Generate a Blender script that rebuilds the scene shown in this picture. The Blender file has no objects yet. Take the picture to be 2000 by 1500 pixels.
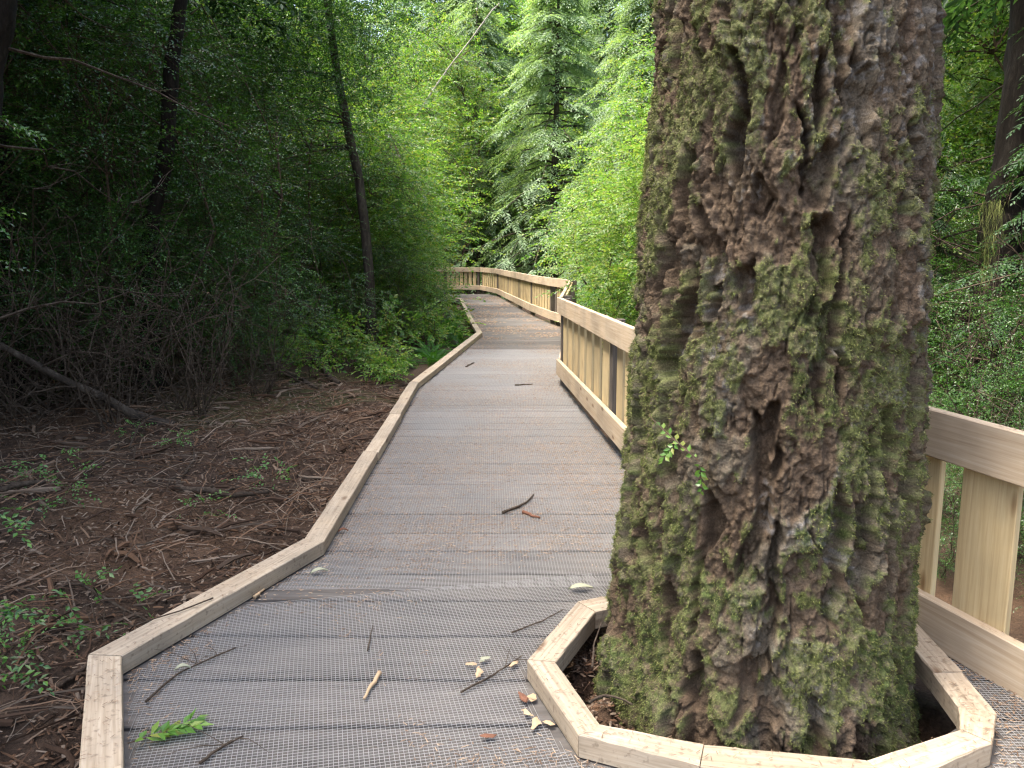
import bpy, math, numpy as np
from mathutils import Matrix, Vector
R = math.radians
rng = np.random.default_rng(7)
scn = bpy.context.scene
COL = scn.collection

# ------------------------------------------------------------------ camera
S = 0.84                      # metres per survey unit
cam_d = bpy.data.cameras.new('camera'); cam = bpy.data.objects.new('camera', cam_d); COL.objects.link(cam)
cam_d.sensor_width = 36; cam_d.lens = 28.8; cam_d.clip_end = 2000; cam_d.clip_start = 0.05
cam.location = (0, 0, 1.57*S); cam.rotation_euler = (R(90-8.9), 0, 0)
scn.camera = cam
# ------------------------------------------------------------------ sky, sun, exposure
SUN_EL, SUN_AZ = R(67), R(-98)          # azimuth from +Y towards +X
w = bpy.data.worlds.new('World'); scn.world = w; w.use_nodes = True
nt = w.node_tree; nt.nodes.clear()
sky = nt.nodes.new('ShaderNodeTexSky'); sky.sky_type = 'NISHITA'; sky.sun_disc = False
sky.sun_elevation = SUN_EL; sky.sun_rotation = SUN_AZ; sky.dust_density = 6; sky.air_density = 1.0; sky.ozone_density = 0.6
bg = nt.nodes.new('ShaderNodeBackground'); bg.inputs['Strength'].default_value = 0.15
ow = nt.nodes.new('ShaderNodeOutputWorld')
nt.links.new(sky.outputs[0], bg.inputs[0]); nt.links.new(bg.outputs[0], ow.inputs[0])
sd = bpy.data.lights.new('sun', 'SUN'); sd.energy = 1.5; sd.angle = R(25); sd.color = (1.0, 0.96, 0.88)
sun = bpy.data.objects.new('sun', sd); COL.objects.link(sun)
sdir = Vector((math.cos(SUN_EL)*math.sin(SUN_AZ), math.cos(SUN_EL)*math.cos(SUN_AZ), math.sin(SUN_EL)))
sun.rotation_euler = sdir.to_track_quat('Z', 'Y').to_euler(); sun.location = sdir*40
scn.view_settings.view_transform = 'Standard'; scn.view_settings.look = 'None'
scn.view_settings.exposure = 2.5; scn.view_settings.gamma = 1
scn.render.engine = 'CYCLES'
scn.cycles.max_bounces = 6; scn.cycles.diffuse_bounces = 4; scn.cycles.glossy_bounces = 2
scn.cycles.transmission_bounces = 4; scn.cycles.transparent_max_bounces = 4
scn.cycles.use_denoising = True
try: scn.cycles.denoiser = 'OPENIMAGEDENOISE'
except Exception: pass
scn.cycles.sample_clamp_indirect = 3
scn.cycles.filter_width = 1.3
scn.cycles.use_adaptive_sampling = False

# ------------------------------------------------------------------ noise
def hsh(ix, iy, iz, seed):
    h = (ix.astype(np.int64)*374761393 + iy.astype(np.int64)*668265263 + iz.astype(np.int64)*2147483647 + seed*974634777) & 0xFFFFFFFF
    h = ((h ^ (h >> 13))*1274126177) & 0xFFFFFFFF
    h = ((h ^ (h >> 16))*2246822519) & 0xFFFFFFFF
    return ((h ^ (h >> 15)) & 0xFFFFFF)/float(0xFFFFFF)
def vn(x, y, z, seed=0):
    x, y, z = np.broadcast_arrays(np.asarray(x, float), np.asarray(y, float), np.asarray(z, float))
    ix, iy, iz = np.floor(x), np.floor(y), np.floor(z)
    fx, fy, fz = x-ix, y-iy, z-iz
    q = lambda t: t*t*t*(t*(t*6-15)+10)
    u, v, w_ = q(fx), q(fy), q(fz)
    r = 0
    for a in (0, 1):
        for b in (0, 1):
            for c in (0, 1):
                r = r + hsh(ix+a, iy+b, iz+c, seed)*(u if a else 1-u)*(v if b else 1-v)*(w_ if c else 1-w_)
    return r*2-1
def fbm(x, y, z, o=4, seed=0, g=.5):
    a, t, f = 1., 0., 1.
    for i in range(o):
        t = t + a*vn(x*f, y*f, z*f, seed+i*17); a *= g; f *= 2.03
    return t
def vor(x, y, per, seed):
    """cellular noise, periodic in x: F1, F2, cell random, offset of the point from its cell centre in y"""
    ix, iy = np.floor(x), np.floor(y)
    f1 = np.full(x.shape, 9.); f2 = np.full(x.shape, 9.); cid = np.zeros(x.shape); oy = np.zeros(x.shape); ox = np.zeros(x.shape)
    for a in (-1, 0, 1):
        for b in (-1, 0, 1):
            cx, cy = ix+a, iy+b; wx = np.mod(cx, per)
            z0 = np.zeros_like(wx)
            px = cx+.1+.8*hsh(wx, cy, z0, seed); py = cy+.1+.8*hsh(wx, cy, z0, seed+5)
            d = np.hypot(px-x, py-y); n = d < f1
            f2 = np.where(n, f1, np.minimum(f2, d)); f1 = np.where(n, d, f1)
            cid = np.where(n, hsh(wx, cy, z0, seed+9), cid); oy = np.where(n, y-py, oy); ox = np.where(n, x-px, ox)
    return f1, f2, cid, oy, ox
sm = lambda a, b, x: (lambda t: t*t*(3-2*t))(np.clip((x-a)/(b-a), 0, 1))

# ------------------------------------------------------------------ mesh helpers
def mesh(name, V, F, mat=None, smooth=False, col=None):
    V = np.asarray(V, np.float32).reshape(-1, 3); F = np.asarray(F, np.int32)
    k = F.shape[1]; me = bpy.data.meshes.new(name)
    me.vertices.add(len(V)); me.vertices.foreach_set('co', V.ravel())
    me.loops.add(F.size); me.loops.foreach_set('vertex_index', F.ravel())
    me.polygons.add(len(F)); me.polygons.foreach_set('loop_start', np.arange(0, F.size, k, dtype=np.int32))
    try: me.polygons.foreach_set('loop_total', np.full(len(F), k, np.int32))
    except Exception: pass
    me.update(calc_edges=True)
    me.polygons.foreach_set('use_smooth', np.full(len(F), bool(smooth)))
    if col is not None:
        a = me.color_attributes.new('Col', 'FLOAT_COLOR', 'POINT')
        c = np.ones((len(V), 4), np.float32); c[:, :3] = col; a.data.foreach_set('color', c.ravel())
    if mat: me.materials.append(mat)
    return me
def put(name, me, parent=None, loc=(0, 0, 0), rot=None, kind=None):
    o = bpy.data.objects.new(name, me); COL.objects.link(o); o.parent = parent
    o.location = loc
    if rot is not None: o.rotation_euler = rot
    if kind: o['kind'] = kind
    return o
def empty(name, loc=(0, 0, 0)):
    o = bpy.data.objects.new(name, None); COL.objects.link(o); o.location = loc; o.empty_display_size = .1
    return o
def tag(o, label, cat, group=None, kind=None):
    o['label'] = label; o['category'] = cat
    if group: o['group'] = group
    if kind: o['kind'] = kind
    return o
def copy_tree(o, parent=None):
    c = o.copy(); COL.objects.link(c); c.parent = parent
    for ch in o.children: copy_tree(ch, c)
    return c
class MB:
    def __init__(s): s.V = []; s.F = []; s.n = 0
    def add(s, V, F):
        V = np.asarray(V).reshape(-1, 3); s.V.append(V); s.F.append(np.asarray(F)+s.n); s.n += len(V)
    def mesh(s, name, mat, smooth=False):
        return mesh(name, np.concatenate(s.V), np.concatenate(s.F), mat, smooth)
def nz(v): return v/(np.linalg.norm(v, axis=-1, keepdims=True)+1e-9)
def tube(P, r, sides=5, cap=True):
    P = np.asarray(P, float); n = len(P); r = np.broadcast_to(r, (n,))
    T = nz(np.gradient(P, axis=0)); up = np.array([0, 0, 1.]) if abs(T[0, 2]) < .9 else np.array([1., 0, 0])
    A = np.empty_like(P); a = nz(np.cross(T[0], up))
    for i in range(n):
        a = nz(a-T[i]*(a@T[i])); A[i] = a
    B = np.cross(T, A)
    th = np.arange(sides)*2*np.pi/sides
    V = P[:, None]+r[:, None, None]*(A[:, None]*np.cos(th)[None, :, None]+B[:, None]*np.sin(th)[None, :, None])
    i = np.arange(n-1)[:, None]*sides; j = np.arange(sides)[None]; k = (j+1) % sides
    q = np.stack([i+j, i+k, i+sides+k, i+sides+j], -1).reshape(-1, 4)
    F = np.concatenate([q[:, [0, 1, 2]], q[:, [0, 2, 3]]])
    V = V.reshape(-1, 3)
    if cap:
        m = len(V); V = np.concatenate([V, P[:1], P[-1:]]); jj = np.arange(sides); kk = (jj+1) % sides
        F = np.concatenate([F, np.stack([np.full(sides, m), kk, jj], -1), np.stack([np.full(sides, m+1), (n-1)*sides+jj, (n-1)*sides+kk], -1)])
    return V, F
def curve(p0, p1, sag=(0, 0, 0), n=6, jit=0, rg=rng):
    t = np.linspace(0, 1, n)[:, None]; P = np.asarray(p0)*(1-t)+np.asarray(p1)*t+np.asarray(sag)*4*t*(1-t)
    if jit: P[1:-1] += rg.normal(0, jit, (n-2, 3))
    return P
def bar_mesh(name, L, wd, ht, mat, ch=.004, skew=(0, 0, 0, 0)):
    """board with chamfered long edges, length along local X, centred; skew: end offsets (x0 at -y, x0 at +y, x1 at -y, x1 at +y)"""
    a, b = wd/2, ht/2
    sec = np.array([(-a+ch, -b), (a-ch, -b), (a, -b+ch), (a, b-ch), (a-ch, b), (-a+ch, b), (-a, b-ch), (-a, -b+ch)])
    def end(x, s0, s1):
        f = (sec[:, 0]+a)/(2*a); return np.column_stack([x+s0*(1-f)+s1*f, sec])
    V = np.concatenate([end(-L/2, skew[0], skew[1]), end(L/2, skew[2], skew[3])])
    F = []
    for i in range(8):
        j = (i+1) % 8; F += [(i, i+8, j+8), (i, j+8, j)]
    for i in range(1, 7): F += [(0, i, i+1), (8, 8+i+1, 8+i)]
    F = np.array(F)[:, ::-1]
    return mesh(name, V, F, mat)

# ------------------------------------------------------------------ materials
def newmat(name):
    m = bpy.data.materials.new(name); m.use_nodes = True; n = m.node_tree; n.nodes.clear()
    out = n.nodes.new('ShaderNodeOutputMaterial'); return m, n, out
def ramp(n, stops):
    r = n.nodes.new('ShaderNodeValToRGB'); e = r.color_ramp.elements
    e[0].position, e[0].color = stops[0][0], (*stops[0][1], 1); e[1].position, e[1].color = stops[-1][0], (*stops[-1][1], 1)
    for p, c in stops[1:-1]:
        x = e.new(p); x.color = (*c, 1)
    return r
def leaf_mat(name, cols, trans=.45, rough=.42, spec=.4):
    m, n, out = newmat(name); L = n.links.new
    g = n.nodes.new('ShaderNodeNewGeometry'); oi = n.nodes.new('ShaderNodeObjectInfo')
    k = len(cols); r = ramp(n, [(i/(k-1), c) for i, c in enumerate(cols)])
    L(g.outputs['Random Per Island'], r.inputs[0])
    hs = n.nodes.new('ShaderNodeHueSaturation')
    mr = n.nodes.new('ShaderNodeMapRange'); mr.inputs['To Min'].default_value = .75; mr.inputs['To Max'].default_value = 1.25
    L(oi.outputs['Random'], mr.inputs['Value']); L(mr.outputs[0], hs.inputs['Value']); L(r.outputs[0], hs.inputs['Color'])
    p = n.nodes.new('ShaderNodeBsdfPrincipled'); p.inputs['Roughness'].default_value = rough; p.inputs['Specular IOR Level'].default_value = spec
    t = n.nodes.new('ShaderNodeBsdfTranslucent'); mx = n.nodes.new('ShaderNodeMixShader'); mx.inputs[0].default_value = trans
    tc = n.nodes.new('ShaderNodeMixRGB'); tc.blend_type = 'MULTIPLY'; tc.inputs[0].default_value = 1; tc.inputs[2].default_value = (1.25, 1.3, .55, 1)
    L(hs.outputs[0], p.inputs['Base Color']); L(hs.outputs[0], tc.inputs[1]); L(tc.outputs[0], t.inputs[0])
    L(p.outputs[0], mx.inputs[1]); L(t.outputs[0], mx.inputs[2]); L(mx.outputs[0], out.inputs[0])
    return m
def island_mat(name, cols, rough=.85):
    m, n, out = newmat(name); L = n.links.new
    g = n.nodes.new('ShaderNodeNewGeometry'); k = len(cols); r = ramp(n, [(i/(k-1), c) for i, c in enumerate(cols)])
    L(g.outputs['Random Per Island'], r.inputs[0])
    p = n.nodes.new('ShaderNodeBsdfPrincipled'); p.inputs['Roughness'].default_value = rough; p.inputs['Specular IOR Level'].default_value = .2
    L(r.outputs[0], p.inputs['Base Color']); L(p.outputs[0], out.inputs[0]); return m
def wood_mat(name, c0, c1, c2, grain=(3.0, 95, 95), bump=.12, knots=True, val=(.88, 1.12), dirt=0):
    m, n, out = newmat(name); L = n.links.new
    tc = n.nodes.new('ShaderNodeTexCoord'); oi = n.nodes.new('ShaderNodeObjectInfo')
    ad = n.nodes.new('ShaderNodeVectorMath'); ad.operation = 'ADD'
    sc_ = n.nodes.new('ShaderNodeVectorMath'); sc_.operation = 'SCALE'; sc_.inputs['Scale'].default_value = 37
    cb = n.nodes.new('ShaderNodeCombineXYZ'); L(oi.outputs['Random'], cb.inputs[0]); L(oi.outputs['Random'], cb.inputs[1]); L(oi.outputs['Random'], cb.inputs[2])
    L(cb.outputs[0], sc_.inputs[0]); L(tc.outputs['Object'], ad.inputs[0]); L(sc_.outputs[0], ad.inputs[1])
    mp = n.nodes.new('ShaderNodeMapping'); mp.inputs['Scale'].default_value = grain; L(ad.outputs[0], mp.inputs[0])
    nz_ = n.nodes.new('ShaderNodeTexNoise'); nz_.inputs['Scale'].default_value = 1; nz_.inputs['Detail'].default_value = 6; nz_.inputs['Roughness'].default_value = .6; nz_.inputs['Distortion'].default_value = .6
    L(mp.outputs[0], nz_.inputs[0])
    r = ramp(n, [(.28, c0), (.5, c1), (.72, c2)]); L(nz_.outputs[0], r.inputs[0])
    big = n.nodes.new('ShaderNodeTexNoise'); big.inputs['Scale'].default_value = 3.5; big.inputs['Detail'].default_value = 4; L(ad.outputs[0], big.inputs[0])
    hs = n.nodes.new('ShaderNodeHueSaturation'); mr = n.nodes.new('ShaderNodeMapRange'); mr.inputs['To Min'].default_value = val[0]; mr.inputs['To Max'].default_value = val[1]
    L(oi.outputs['Random'], mr.inputs[0]); L(mr.outputs[0], hs.inputs['Value']); L(r.outputs[0], hs.inputs['Color'])
    mx = n.nodes.new('ShaderNodeMixRGB'); mx.blend_type = 'MULTIPLY'; mx.inputs[0].default_value = .6
    r2 = ramp(n, [(.3, (.62, .63, .64)), (.45, (.86, .86, .86)), (.62, (1.08, 1.05, 1.0))]); L(big.outputs[0], r2.inputs[0])
    L(hs.outputs[0], mx.inputs[1]); L(r2.outputs[0], mx.inputs[2]); cur = mx.outputs[0]
    if knots:
        kp = n.nodes.new('ShaderNodeMapping'); kp.inputs['Scale'].default_value = (2.2, 7, 7); L(ad.outputs[0], kp.inputs[0])
        v = n.nodes.new('ShaderNodeTexVoronoi'); v.inputs['Scale'].default_value = 1; L(kp.outputs[0], v.inputs[0])
        kr = ramp(n, [(.05, (.28, .16, .09)), (.13, (1, 1, 1))]); L(v.outputs['Distance'], kr.inputs[0])
        m2 = n.nodes.new('ShaderNodeMixRGB'); m2.blend_type = 'MULTIPLY'; m2.inputs[0].default_value = .75; L(cur, m2.inputs[1]); L(kr.outputs[0], m2.inputs[2]); cur = m2.outputs[0]
    if dirt:
        dn = n.nodes.new('ShaderNodeTexNoise'); dn.inputs['Scale'].default_value = 55; dn.inputs['Detail'].default_value = 5; L(ad.outputs[0], dn.inputs[0])
        dr = ramp(n, [(.56, (0, 0, 0)), (.68, (1, 1, 1))]); L(dn.outputs[0], dr.inputs[0])
        mu = n.nodes.new('ShaderNodeMath'); mu.operation = 'MULTIPLY'; mu.inputs[1].default_value = dirt; L(dr.outputs[0], mu.inputs[0])
        m3 = n.nodes.new('ShaderNodeMixRGB'); m3.inputs[2].default_value = (.09, .06, .04, 1); L(mu.outputs[0], m3.inputs[0]); L(cur, m3.inputs[1]); cur = m3.outputs[0]
    p = n.nodes.new('ShaderNodeBsdfPrincipled'); p.inputs['Roughness'].default_value = .8; p.inputs['Specular IOR Level'].default_value = .25
    bp = n.nodes.new('ShaderNodeBump'); bp.inputs['Strength'].default_value = bump; bp.inputs['Distance'].default_value = .004
    L(nz_.outputs[0], bp.inputs['Height']); L(bp.outputs[0], p.inputs['Normal']); L(cur, p.inputs['Base Color']); L(p.outputs[0], out.inputs[0])
    return m
def col_mat(name, scale=120, bump=.5, rough=.92, var=.35, dist=.004):
    """colour from the mesh's own colour layer, broken by fine noise"""
    m, n, out = newmat(name); L = n.links.new
    a = n.nodes.new('ShaderNodeVertexColor'); a.layer_name = 'Col'
    tc = n.nodes.new('ShaderNodeTexCoord'); t = n.nodes.new('ShaderNodeTexNoise'); t.inputs['Scale'].default_value = scale; t.inputs['Detail'].default_value = 6; t.inputs['Roughness'].default_value = .65
    L(tc.outputs['Object'], t.inputs[0])
    r = ramp(n, [(.25, (1-var,)*3), (.75, (1+var,)*3)]); L(t.outputs[0], r.inputs[0])
    mx = n.nodes.new('ShaderNodeMixRGB'); mx.blend_type = 'MULTIPLY'; mx.inputs[0].default_value = 1; L(a.outputs[0], mx.inputs[1]); L(r.outputs[0], mx.inputs[2])
    p = n.nodes.new('ShaderNodeBsdfPrincipled'); p.inputs['Roughness'].default_value = rough; p.inputs['Specular IOR Level'].default_value = .2
    b = n.nodes.new('ShaderNodeBump'); b.inputs['Strength'].default_value = bump; b.inputs['Distance'].default_value = dist
    L(t.outputs[0], b.inputs['Height']); L(b.outputs[0], p.inputs['Normal']); L(mx.outputs[0], p.inputs['Base Color']); L(p.outputs[0], out.inputs[0])
    return m
def bark_mat(name, c0, c1, c2, scale=6):
    m, n, out = newmat(name); L = n.links.new
    tc = n.nodes.new('ShaderNodeTexCoord'); mp = n.nodes.new('ShaderNodeMapping'); mp.inputs['Scale'].default_value = (3, 3, .8); L(tc.outputs['Object'], mp.inputs[0])
    t = n.nodes.new('ShaderNodeTexNoise'); t.inputs['Scale'].default_value = scale; t.inputs['Detail'].default_value = 7; t.inputs['Roughness'].default_value = .7; L(mp.outputs[0], t.inputs[0])
    r = ramp(n, [(.3, c0), (.52, c1), (.72, c2)]); L(t.outputs[0], r.inputs[0])
    p = n.nodes.new('ShaderNodeBsdfPrincipled'); p.inputs['Roughness'].default_value = .9; p.inputs['Specular IOR Level'].default_value = .2
    b = n.nodes.new('ShaderNodeBump'); b.inputs['Strength'].default_value = .8; b.inputs['Distance'].default_value = .02
    L(t.outputs[0], b.inputs['Height']); L(b.outputs[0], p.inputs['Normal']); L(r.outputs[0], p.inputs['Base Color']); L(p.outputs[0], out.inputs[0])
    return m
def plain_mat(name, c, rough=.6, metal=0):
    m, n, out = newmat(name); p = n.nodes.new('ShaderNodeBsdfPrincipled'); p.inputs['Base Color'].default_value = (*c, 1)
    p.inputs['Roughness'].default_value = rough; p.inputs['Metallic'].default_value = metal; n.links.new(p.outputs[0], out.inputs[0]); return m
M = dict(
    fresh=wood_mat('fresh_sawn_wood', (.35, .265, .175), (.44, .35, .245), (.51, .42, .315)),
    slat=wood_mat('pale_slat_wood', (.38, .28, .145), (.47, .365, .20), (.54, .44, .26)),
    kerb=wood_mat('weathered_kerb_wood', (.26, .205, .14), (.36, .295, .215), (.445, .38, .29), dirt=.45, val=(.82, 1.12)),
    post=wood_mat('grey_post_wood', (.07, .058, .045), (.12, .10, .08), (.18, .15, .12), knots=False),
    plank=wood_mat('deck_plank_wood', (.062, .057, .052), (.10, .092, .084), (.148, .138, .127), grain=(2.5, 30, 30), knots=False, dirt=.3, val=(.8, 1.2)),
    wire=plain_mat('galvanised_wire', (.28, .272, .255), .6, 0),
    needle=island_mat('needles', [(.09, .055, .035), (.19, .125, .08), (.29, .20, .13), (.37, .285, .20), (.14, .085, .055)]),
    litter=island_mat('floor_litter', [(.03, .018, .011), (.09, .05, .029), (.145, .082, .046), (.18, .125, .085), (.22, .17, .125), (.05, .03, .019), (.085, .05, .031)]),
    deadwood=bark_mat('dead_wood', (.028, .02, .014), (.065, .048, .034), (.13, .10, .075), 10),
    palewood=bark_mat('pale_dead_wood', (.2, .17, .14), (.34, .30, .26), (.45, .41, .36), 8),
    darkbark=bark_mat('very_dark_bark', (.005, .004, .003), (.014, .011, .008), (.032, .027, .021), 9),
    stem=bark_mat('brown_stem', (.03, .02, .014), (.075, .052, .035), (.14, .10, .07), 9),
    trunk=bark_mat('dark_trunk_bark', (.02, .016, .012), (.06, .047, .036), (.13, .11, .085), 5),
    bark=col_mat('mossy_bark', 170, 1.0, .92, .55, .010), ground=col_mat('forest_soil', 60, .9, .95, .5, .02),
    moss=island_mat('moss_fibres', [(.05, .06, .014), (.10, .12, .03), (.15, .17, .05), (.20, .20, .08)]),
    huck=leaf_mat('small_glossy_leaf', [(.022, .06, .015), (.035, .10, .02), (.055, .14, .025), (.085, .19, .03)], .35, .3, .5),
    bright=leaf_mat('bright_green_leaf', [(.06, .15, .028), (.095, .21, .04), (.14, .27, .055), (.19, .30, .07), (.26, .27, .07)], .5, .32),
    lime=leaf_mat('yellow_green_leaf', [(.085, .18, .035), (.12, .24, .05), (.17, .29, .065), (.22, .32, .085), (.28, .31, .10)], .5, .4),
    cedar=leaf_mat('blue_green_frond', [(.12, .20, .10), (.17, .26, .14), (.23, .33, .19), (.29, .38, .24)], .5, .5),  # sage green, lightened so the colour stands in for pale haze
    dcedar=leaf_mat('dark_conifer_frond', [(.018, .05, .02), (.03, .075, .03), (.045, .10, .035), (.06, .12, .045)], .35, .5),
    salal=leaf_mat('pale_broad_leaf', [(.08, .20, .05), (.12, .27, .07), (.17, .32, .11)], .45, .3, .5),
    fern=leaf_mat('fern_leaflet', [(.04, .13, .02), (.06, .18, .03), (.09, .23, .04)], .45, .45),
    dryleaf=island_mat('dry_pale_leaf', [(.24, .25, .16), (.30, .30, .22)], .6),
    chip=island_mat('wood_chip', [(.34, .23, .13), (.42, .31, .19), (.24, .14, .08)]),
    redbark=island_mat('red_bark_flake', [(.13, .06, .035), (.17, .08, .05)]),
)

# ------------------------------------------------------------------ layout polylines (survey units * S)
left_in = np.array([(-.62, -4), (-.62, 1.09), (-1.153, 2.223), (-1.473, 2.895), (-.997, 4.152), (-1.11, 9.7), (-.585, 16.1), (-.95, 19.8), (-1.75, 29), (-3.2, 33.5), (-8, 36)])*S
left_out = np.array([(-.735, -4), (-.735, 1.06), (-1.268, 2.19), (-1.606, 2.907), (-1.112, 4.19), (-1.222, 9.74), (-.70, 16.15), (-1.06, 19.85), (-1.86, 29.05), (-3.25, 33.6), (-8, 36.1)])*S
rail_near = np.array([(2.55, .80), (.877, 5.45), (.57, 10.05)])*S
rail_far = np.array([(.60, 10.12), (1.22, 17.2), (.93, 18.8), (.48, 22.0), (-.58, 32.1), (-1.35, 35.6), (-7.5, 37.6)])*S
right_edge = np.array([(2.6, -4), (2.6, .8), (.95, 5.45), (.63, 10.05), (1.30, 17.2), (1.0, 18.9), (.55, 22.1), (-.5, 32.2), (-1.3, 35.8), (-7.5, 37.8)])*S
ring_out = np.array([(.284, 3.382), (.057, 2.864), (.21, 2.377), (.556, 2.22), (1.09, 2.135), (1.487, 2.336), (1.6, 2.503), (1.632, 2.769), (1.66, 3.18), (1.36, 3.58), (.98, 3.68), (.60, 3.52)])*S
ring_in = np.array([(.353, 3.278), (.162, 2.845), (.285, 2.434), (.593, 2.328), (1.06, 2.25), (1.429, 2.411), (1.495, 2.545), (1.523, 2.765), (1.55, 3.14), (1.30, 3.47), (.96, 3.56), (.64, 3.42)])*S
ring_mid = (ring_out+ring_in)/2
def px_at(poly, y):
    """x of a polyline (monotone in y) at y"""
    return np.interp(y, poly[:, 1], poly[:, 0])
re_s = right_edge[np.argsort(right_edge[:, 1])]; le_s = left_in[np.argsort(left_in[:, 1])]; lo_s = left_out[np.argsort(left_out[:, 1])]
def ring_span(y):
    xs = []
    n = len(ring_mid)
    for i in range(n):
        a, b = ring_mid[i], ring_mid[(i+1) % n]
        if (a[1]-y)*(b[1]-y) < 0: xs.append(a[0]+(b[0]-a[0])*(y-a[1])/(b[1]-a[1]))
    return (min(xs), max(xs)) if len(xs) > 1 else None

TC = np.array([.955, 2.985])*S           # big trunk centre

# ------------------------------------------------------------------ ground
def ground_h(x, y):
    dl = np.interp(y, lo_s[:, 1], lo_s[:, 0])-x          # distance left of the boardwalk
    dr = x-np.interp(y, re_s[:, 1], re_s[:, 0])
    h = -.20+.06*fbm(x*.35, y*.35, 0, 3, 3)+.035*fbm(x*1.7, y*1.7, 0, 3, 8)+.012*fbm(x*8, y*8, 0, 3, 5)
    h = h+.10*sm(.3, 4, dl)+.10*sm(6, 20, dl)
    h = h-.10*sm(-.1, -.35, np.maximum(dl, dr))-.25*sm(.0, 1.2, dr)
    h = h-.10*np.exp(-((x+1.45)**2+(y-2.25)**2)/.12)
    d = np.hypot(x-TC[0], y-TC[1])
    h = h+sm(.78, .55, d)*(.20+.10*fbm(x*6, y*6, 0, 3, 77))*sm(1.0, .55, x)
    return h
xs = np.concatenate([np.linspace(-300, -26, 10)[:-1], np.linspace(-26, -7, 40)[:-1], np.linspace(-7, -.5, 260)[:-1], np.linspace(-.5, 2.2, 70)[:-1], np.linspace(2.2, 26, 60), np.linspace(26, 300, 10)[1:]])
ys = np.concatenate([np.linspace(-200, -6, 8)[:-1], np.linspace(-6, 1, 14)[:-1], np.linspace(1, 10, 300)[:-1], np.linspace(10, 45, 90), np.linspace(45, 400, 12)[1:]])
GX, GY = np.meshgrid(xs, ys); GZ = ground_h(GX, GY)
nx, ny = len(xs), len(ys)
idx = np.arange(nx*ny).reshape(ny, nx)
GF = np.stack([idx[:-1, :-1], idx[:-1, 1:], idx[1:, 1:], idx[1:, :-1]], -1).reshape(-1, 4)
g1 = fbm(GX*1.3, GY*1.3, 0, 4, 41).ravel()[:, None]; g2 = fbm(GX*9, GY*9, 0, 3, 42).ravel()[:, None]
gc = np.array([.054, .035, .023])*(1+.4*g2)+np.clip(g1, 0, 1)*np.array([.035, .018, .008])
gm = sm(.25, .7, fbm(GX*.8, GY*.8, 3, 4, 44)).ravel()[:, None]*sm(5, 8, GY).ravel()[:, None]
gc = gc*(1-.6*gm)+gm*.6*np.array([.045, .055, .014])
ground = put('ground', mesh('ground', np.column_stack([GX.ravel(), GY.ravel(), GZ.ravel()]), GF, M['ground'], True, np.clip(gc, .005, 1)), kind='structure')
ground['label'] = 'brown needle covered forest floor beside the boardwalk'

# ------------------------------------------------------------------ boardwalk
bw = empty('boardwalk'); bw['kind'] = 'structure'; bw['label'] = 'grey plank boardwalk covered with wire mesh winding into the forest'
gaps = [(y*S) for y in (.5, .85, 1.19, 1.53, 1.87, 2.22, 2.565, 2.872, 3.229, 3.581, 3.901, 4.226, 4.515, 4.865, 5.2, 5.53, 5.82, 6.1, 6.45, 6.794, 7.07, 7.356, 7.63, 7.91)]
while gaps[-1] < 34*S: gaps.append(gaps[-1]+.265+.02*rng.random())
def fan(y): return .075*sm(3.0*S, 1.8*S, y)-.004
GP = .0105
for y0, y1 in zip(gaps[:-1], gaps[1:]):
    xl, xr = px_at(lo_s, y0)+.03, px_at(re_s, y0)-.01
    if y0 > 30*S: xl = max(xl, -3)
    yc = lambda x, y: y+fan(y)*(x+.2)+.0015*math.sin(x*7+y*31)
    def side(poly, y, off):
        return float(px_at(poly, y))+off
    spans = []
    ym = (y0+y1)/2
    a0, a1 = side(lo_s, y0, .03), side(lo_s, y1, .03); b0, b1 = side(re_s, y0, -.01), side(re_s, y1, -.01)
    if y0 > 29*S: a0 = a1 = -2.6
    rs = [ring_span(y) for y in (y0+.01, ym, y1-.01)]
    if any(rs):
        l0 = rs[0][0] if rs[0] else (rs[1] or rs[2])[0]; l1 = rs[2][0] if rs[2] else (rs[1] or rs[0])[0]
        r0 = rs[0][1] if rs[0] else (rs[1] or rs[2])[1]; r1 = rs[2][1] if rs[2] else (rs[1] or rs[0])[1]
        spans = [(a0, a1, l0, l1)]
        if b0-r0 > .03 or b1-r1 > .03: spans.append((r0, r1, max(b0, r0+.02), max(b1, r1+.02)))
    else: spans = [(a0, a1, b0, b1)]
    for (p0, p1, q0, q1) in spans:
        cx = (p0+p1+q0+q1)/4; cy = ym+fan(ym)*(cx+.2)
        th = .04; zt = -.001-.003*rng.random(); ch = .004
        A = [(p0, yc(p0, y0)+GP), (q0, yc(q0, y0)+GP), (q1, yc(q1, y1)-GP), (p1, yc(p1, y1)-GP)]
        m2 = 8 if len(spans) else 2
        # top strip with a slightly uneven edge along the length
        n = 7; t = np.linspace(0, 1, n)
        fx = p0+(q0-p0)*t; bx = p1+(q1-p1)*t
        fy = np.array([yc(x, y0) for x in fx])+GP+rng.normal(0, .0012, n); by = np.array([yc(x, y1) for x in bx])-GP+rng.normal(0, .0012, n)
        rows = [np.column_stack([fx, fy, np.full(n, zt-th)]), np.column_stack([fx, fy, np.full(n, zt-ch)]), np.column_stack([fx, fy+ch, np.full(n, zt)]),
                np.column_stack([bx, by-ch, np.full(n, zt)]), np.column_stack([bx, by, np.full(n, zt-ch)]), np.column_stack([bx, by, np.full(n, zt-th)])]
        V = np.concatenate(rows)-np.array([cx, cy, 0]); F = []
        for r_ in range(5):
            for i in range(n-1): F.append((r_*n+i, r_*n+i+1, (r_+1)*n+i+1, (r_+1)*n+i))
        put('plank', mesh('plank', V, F, M['plank']), bw, (cx, cy, 0))
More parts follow.
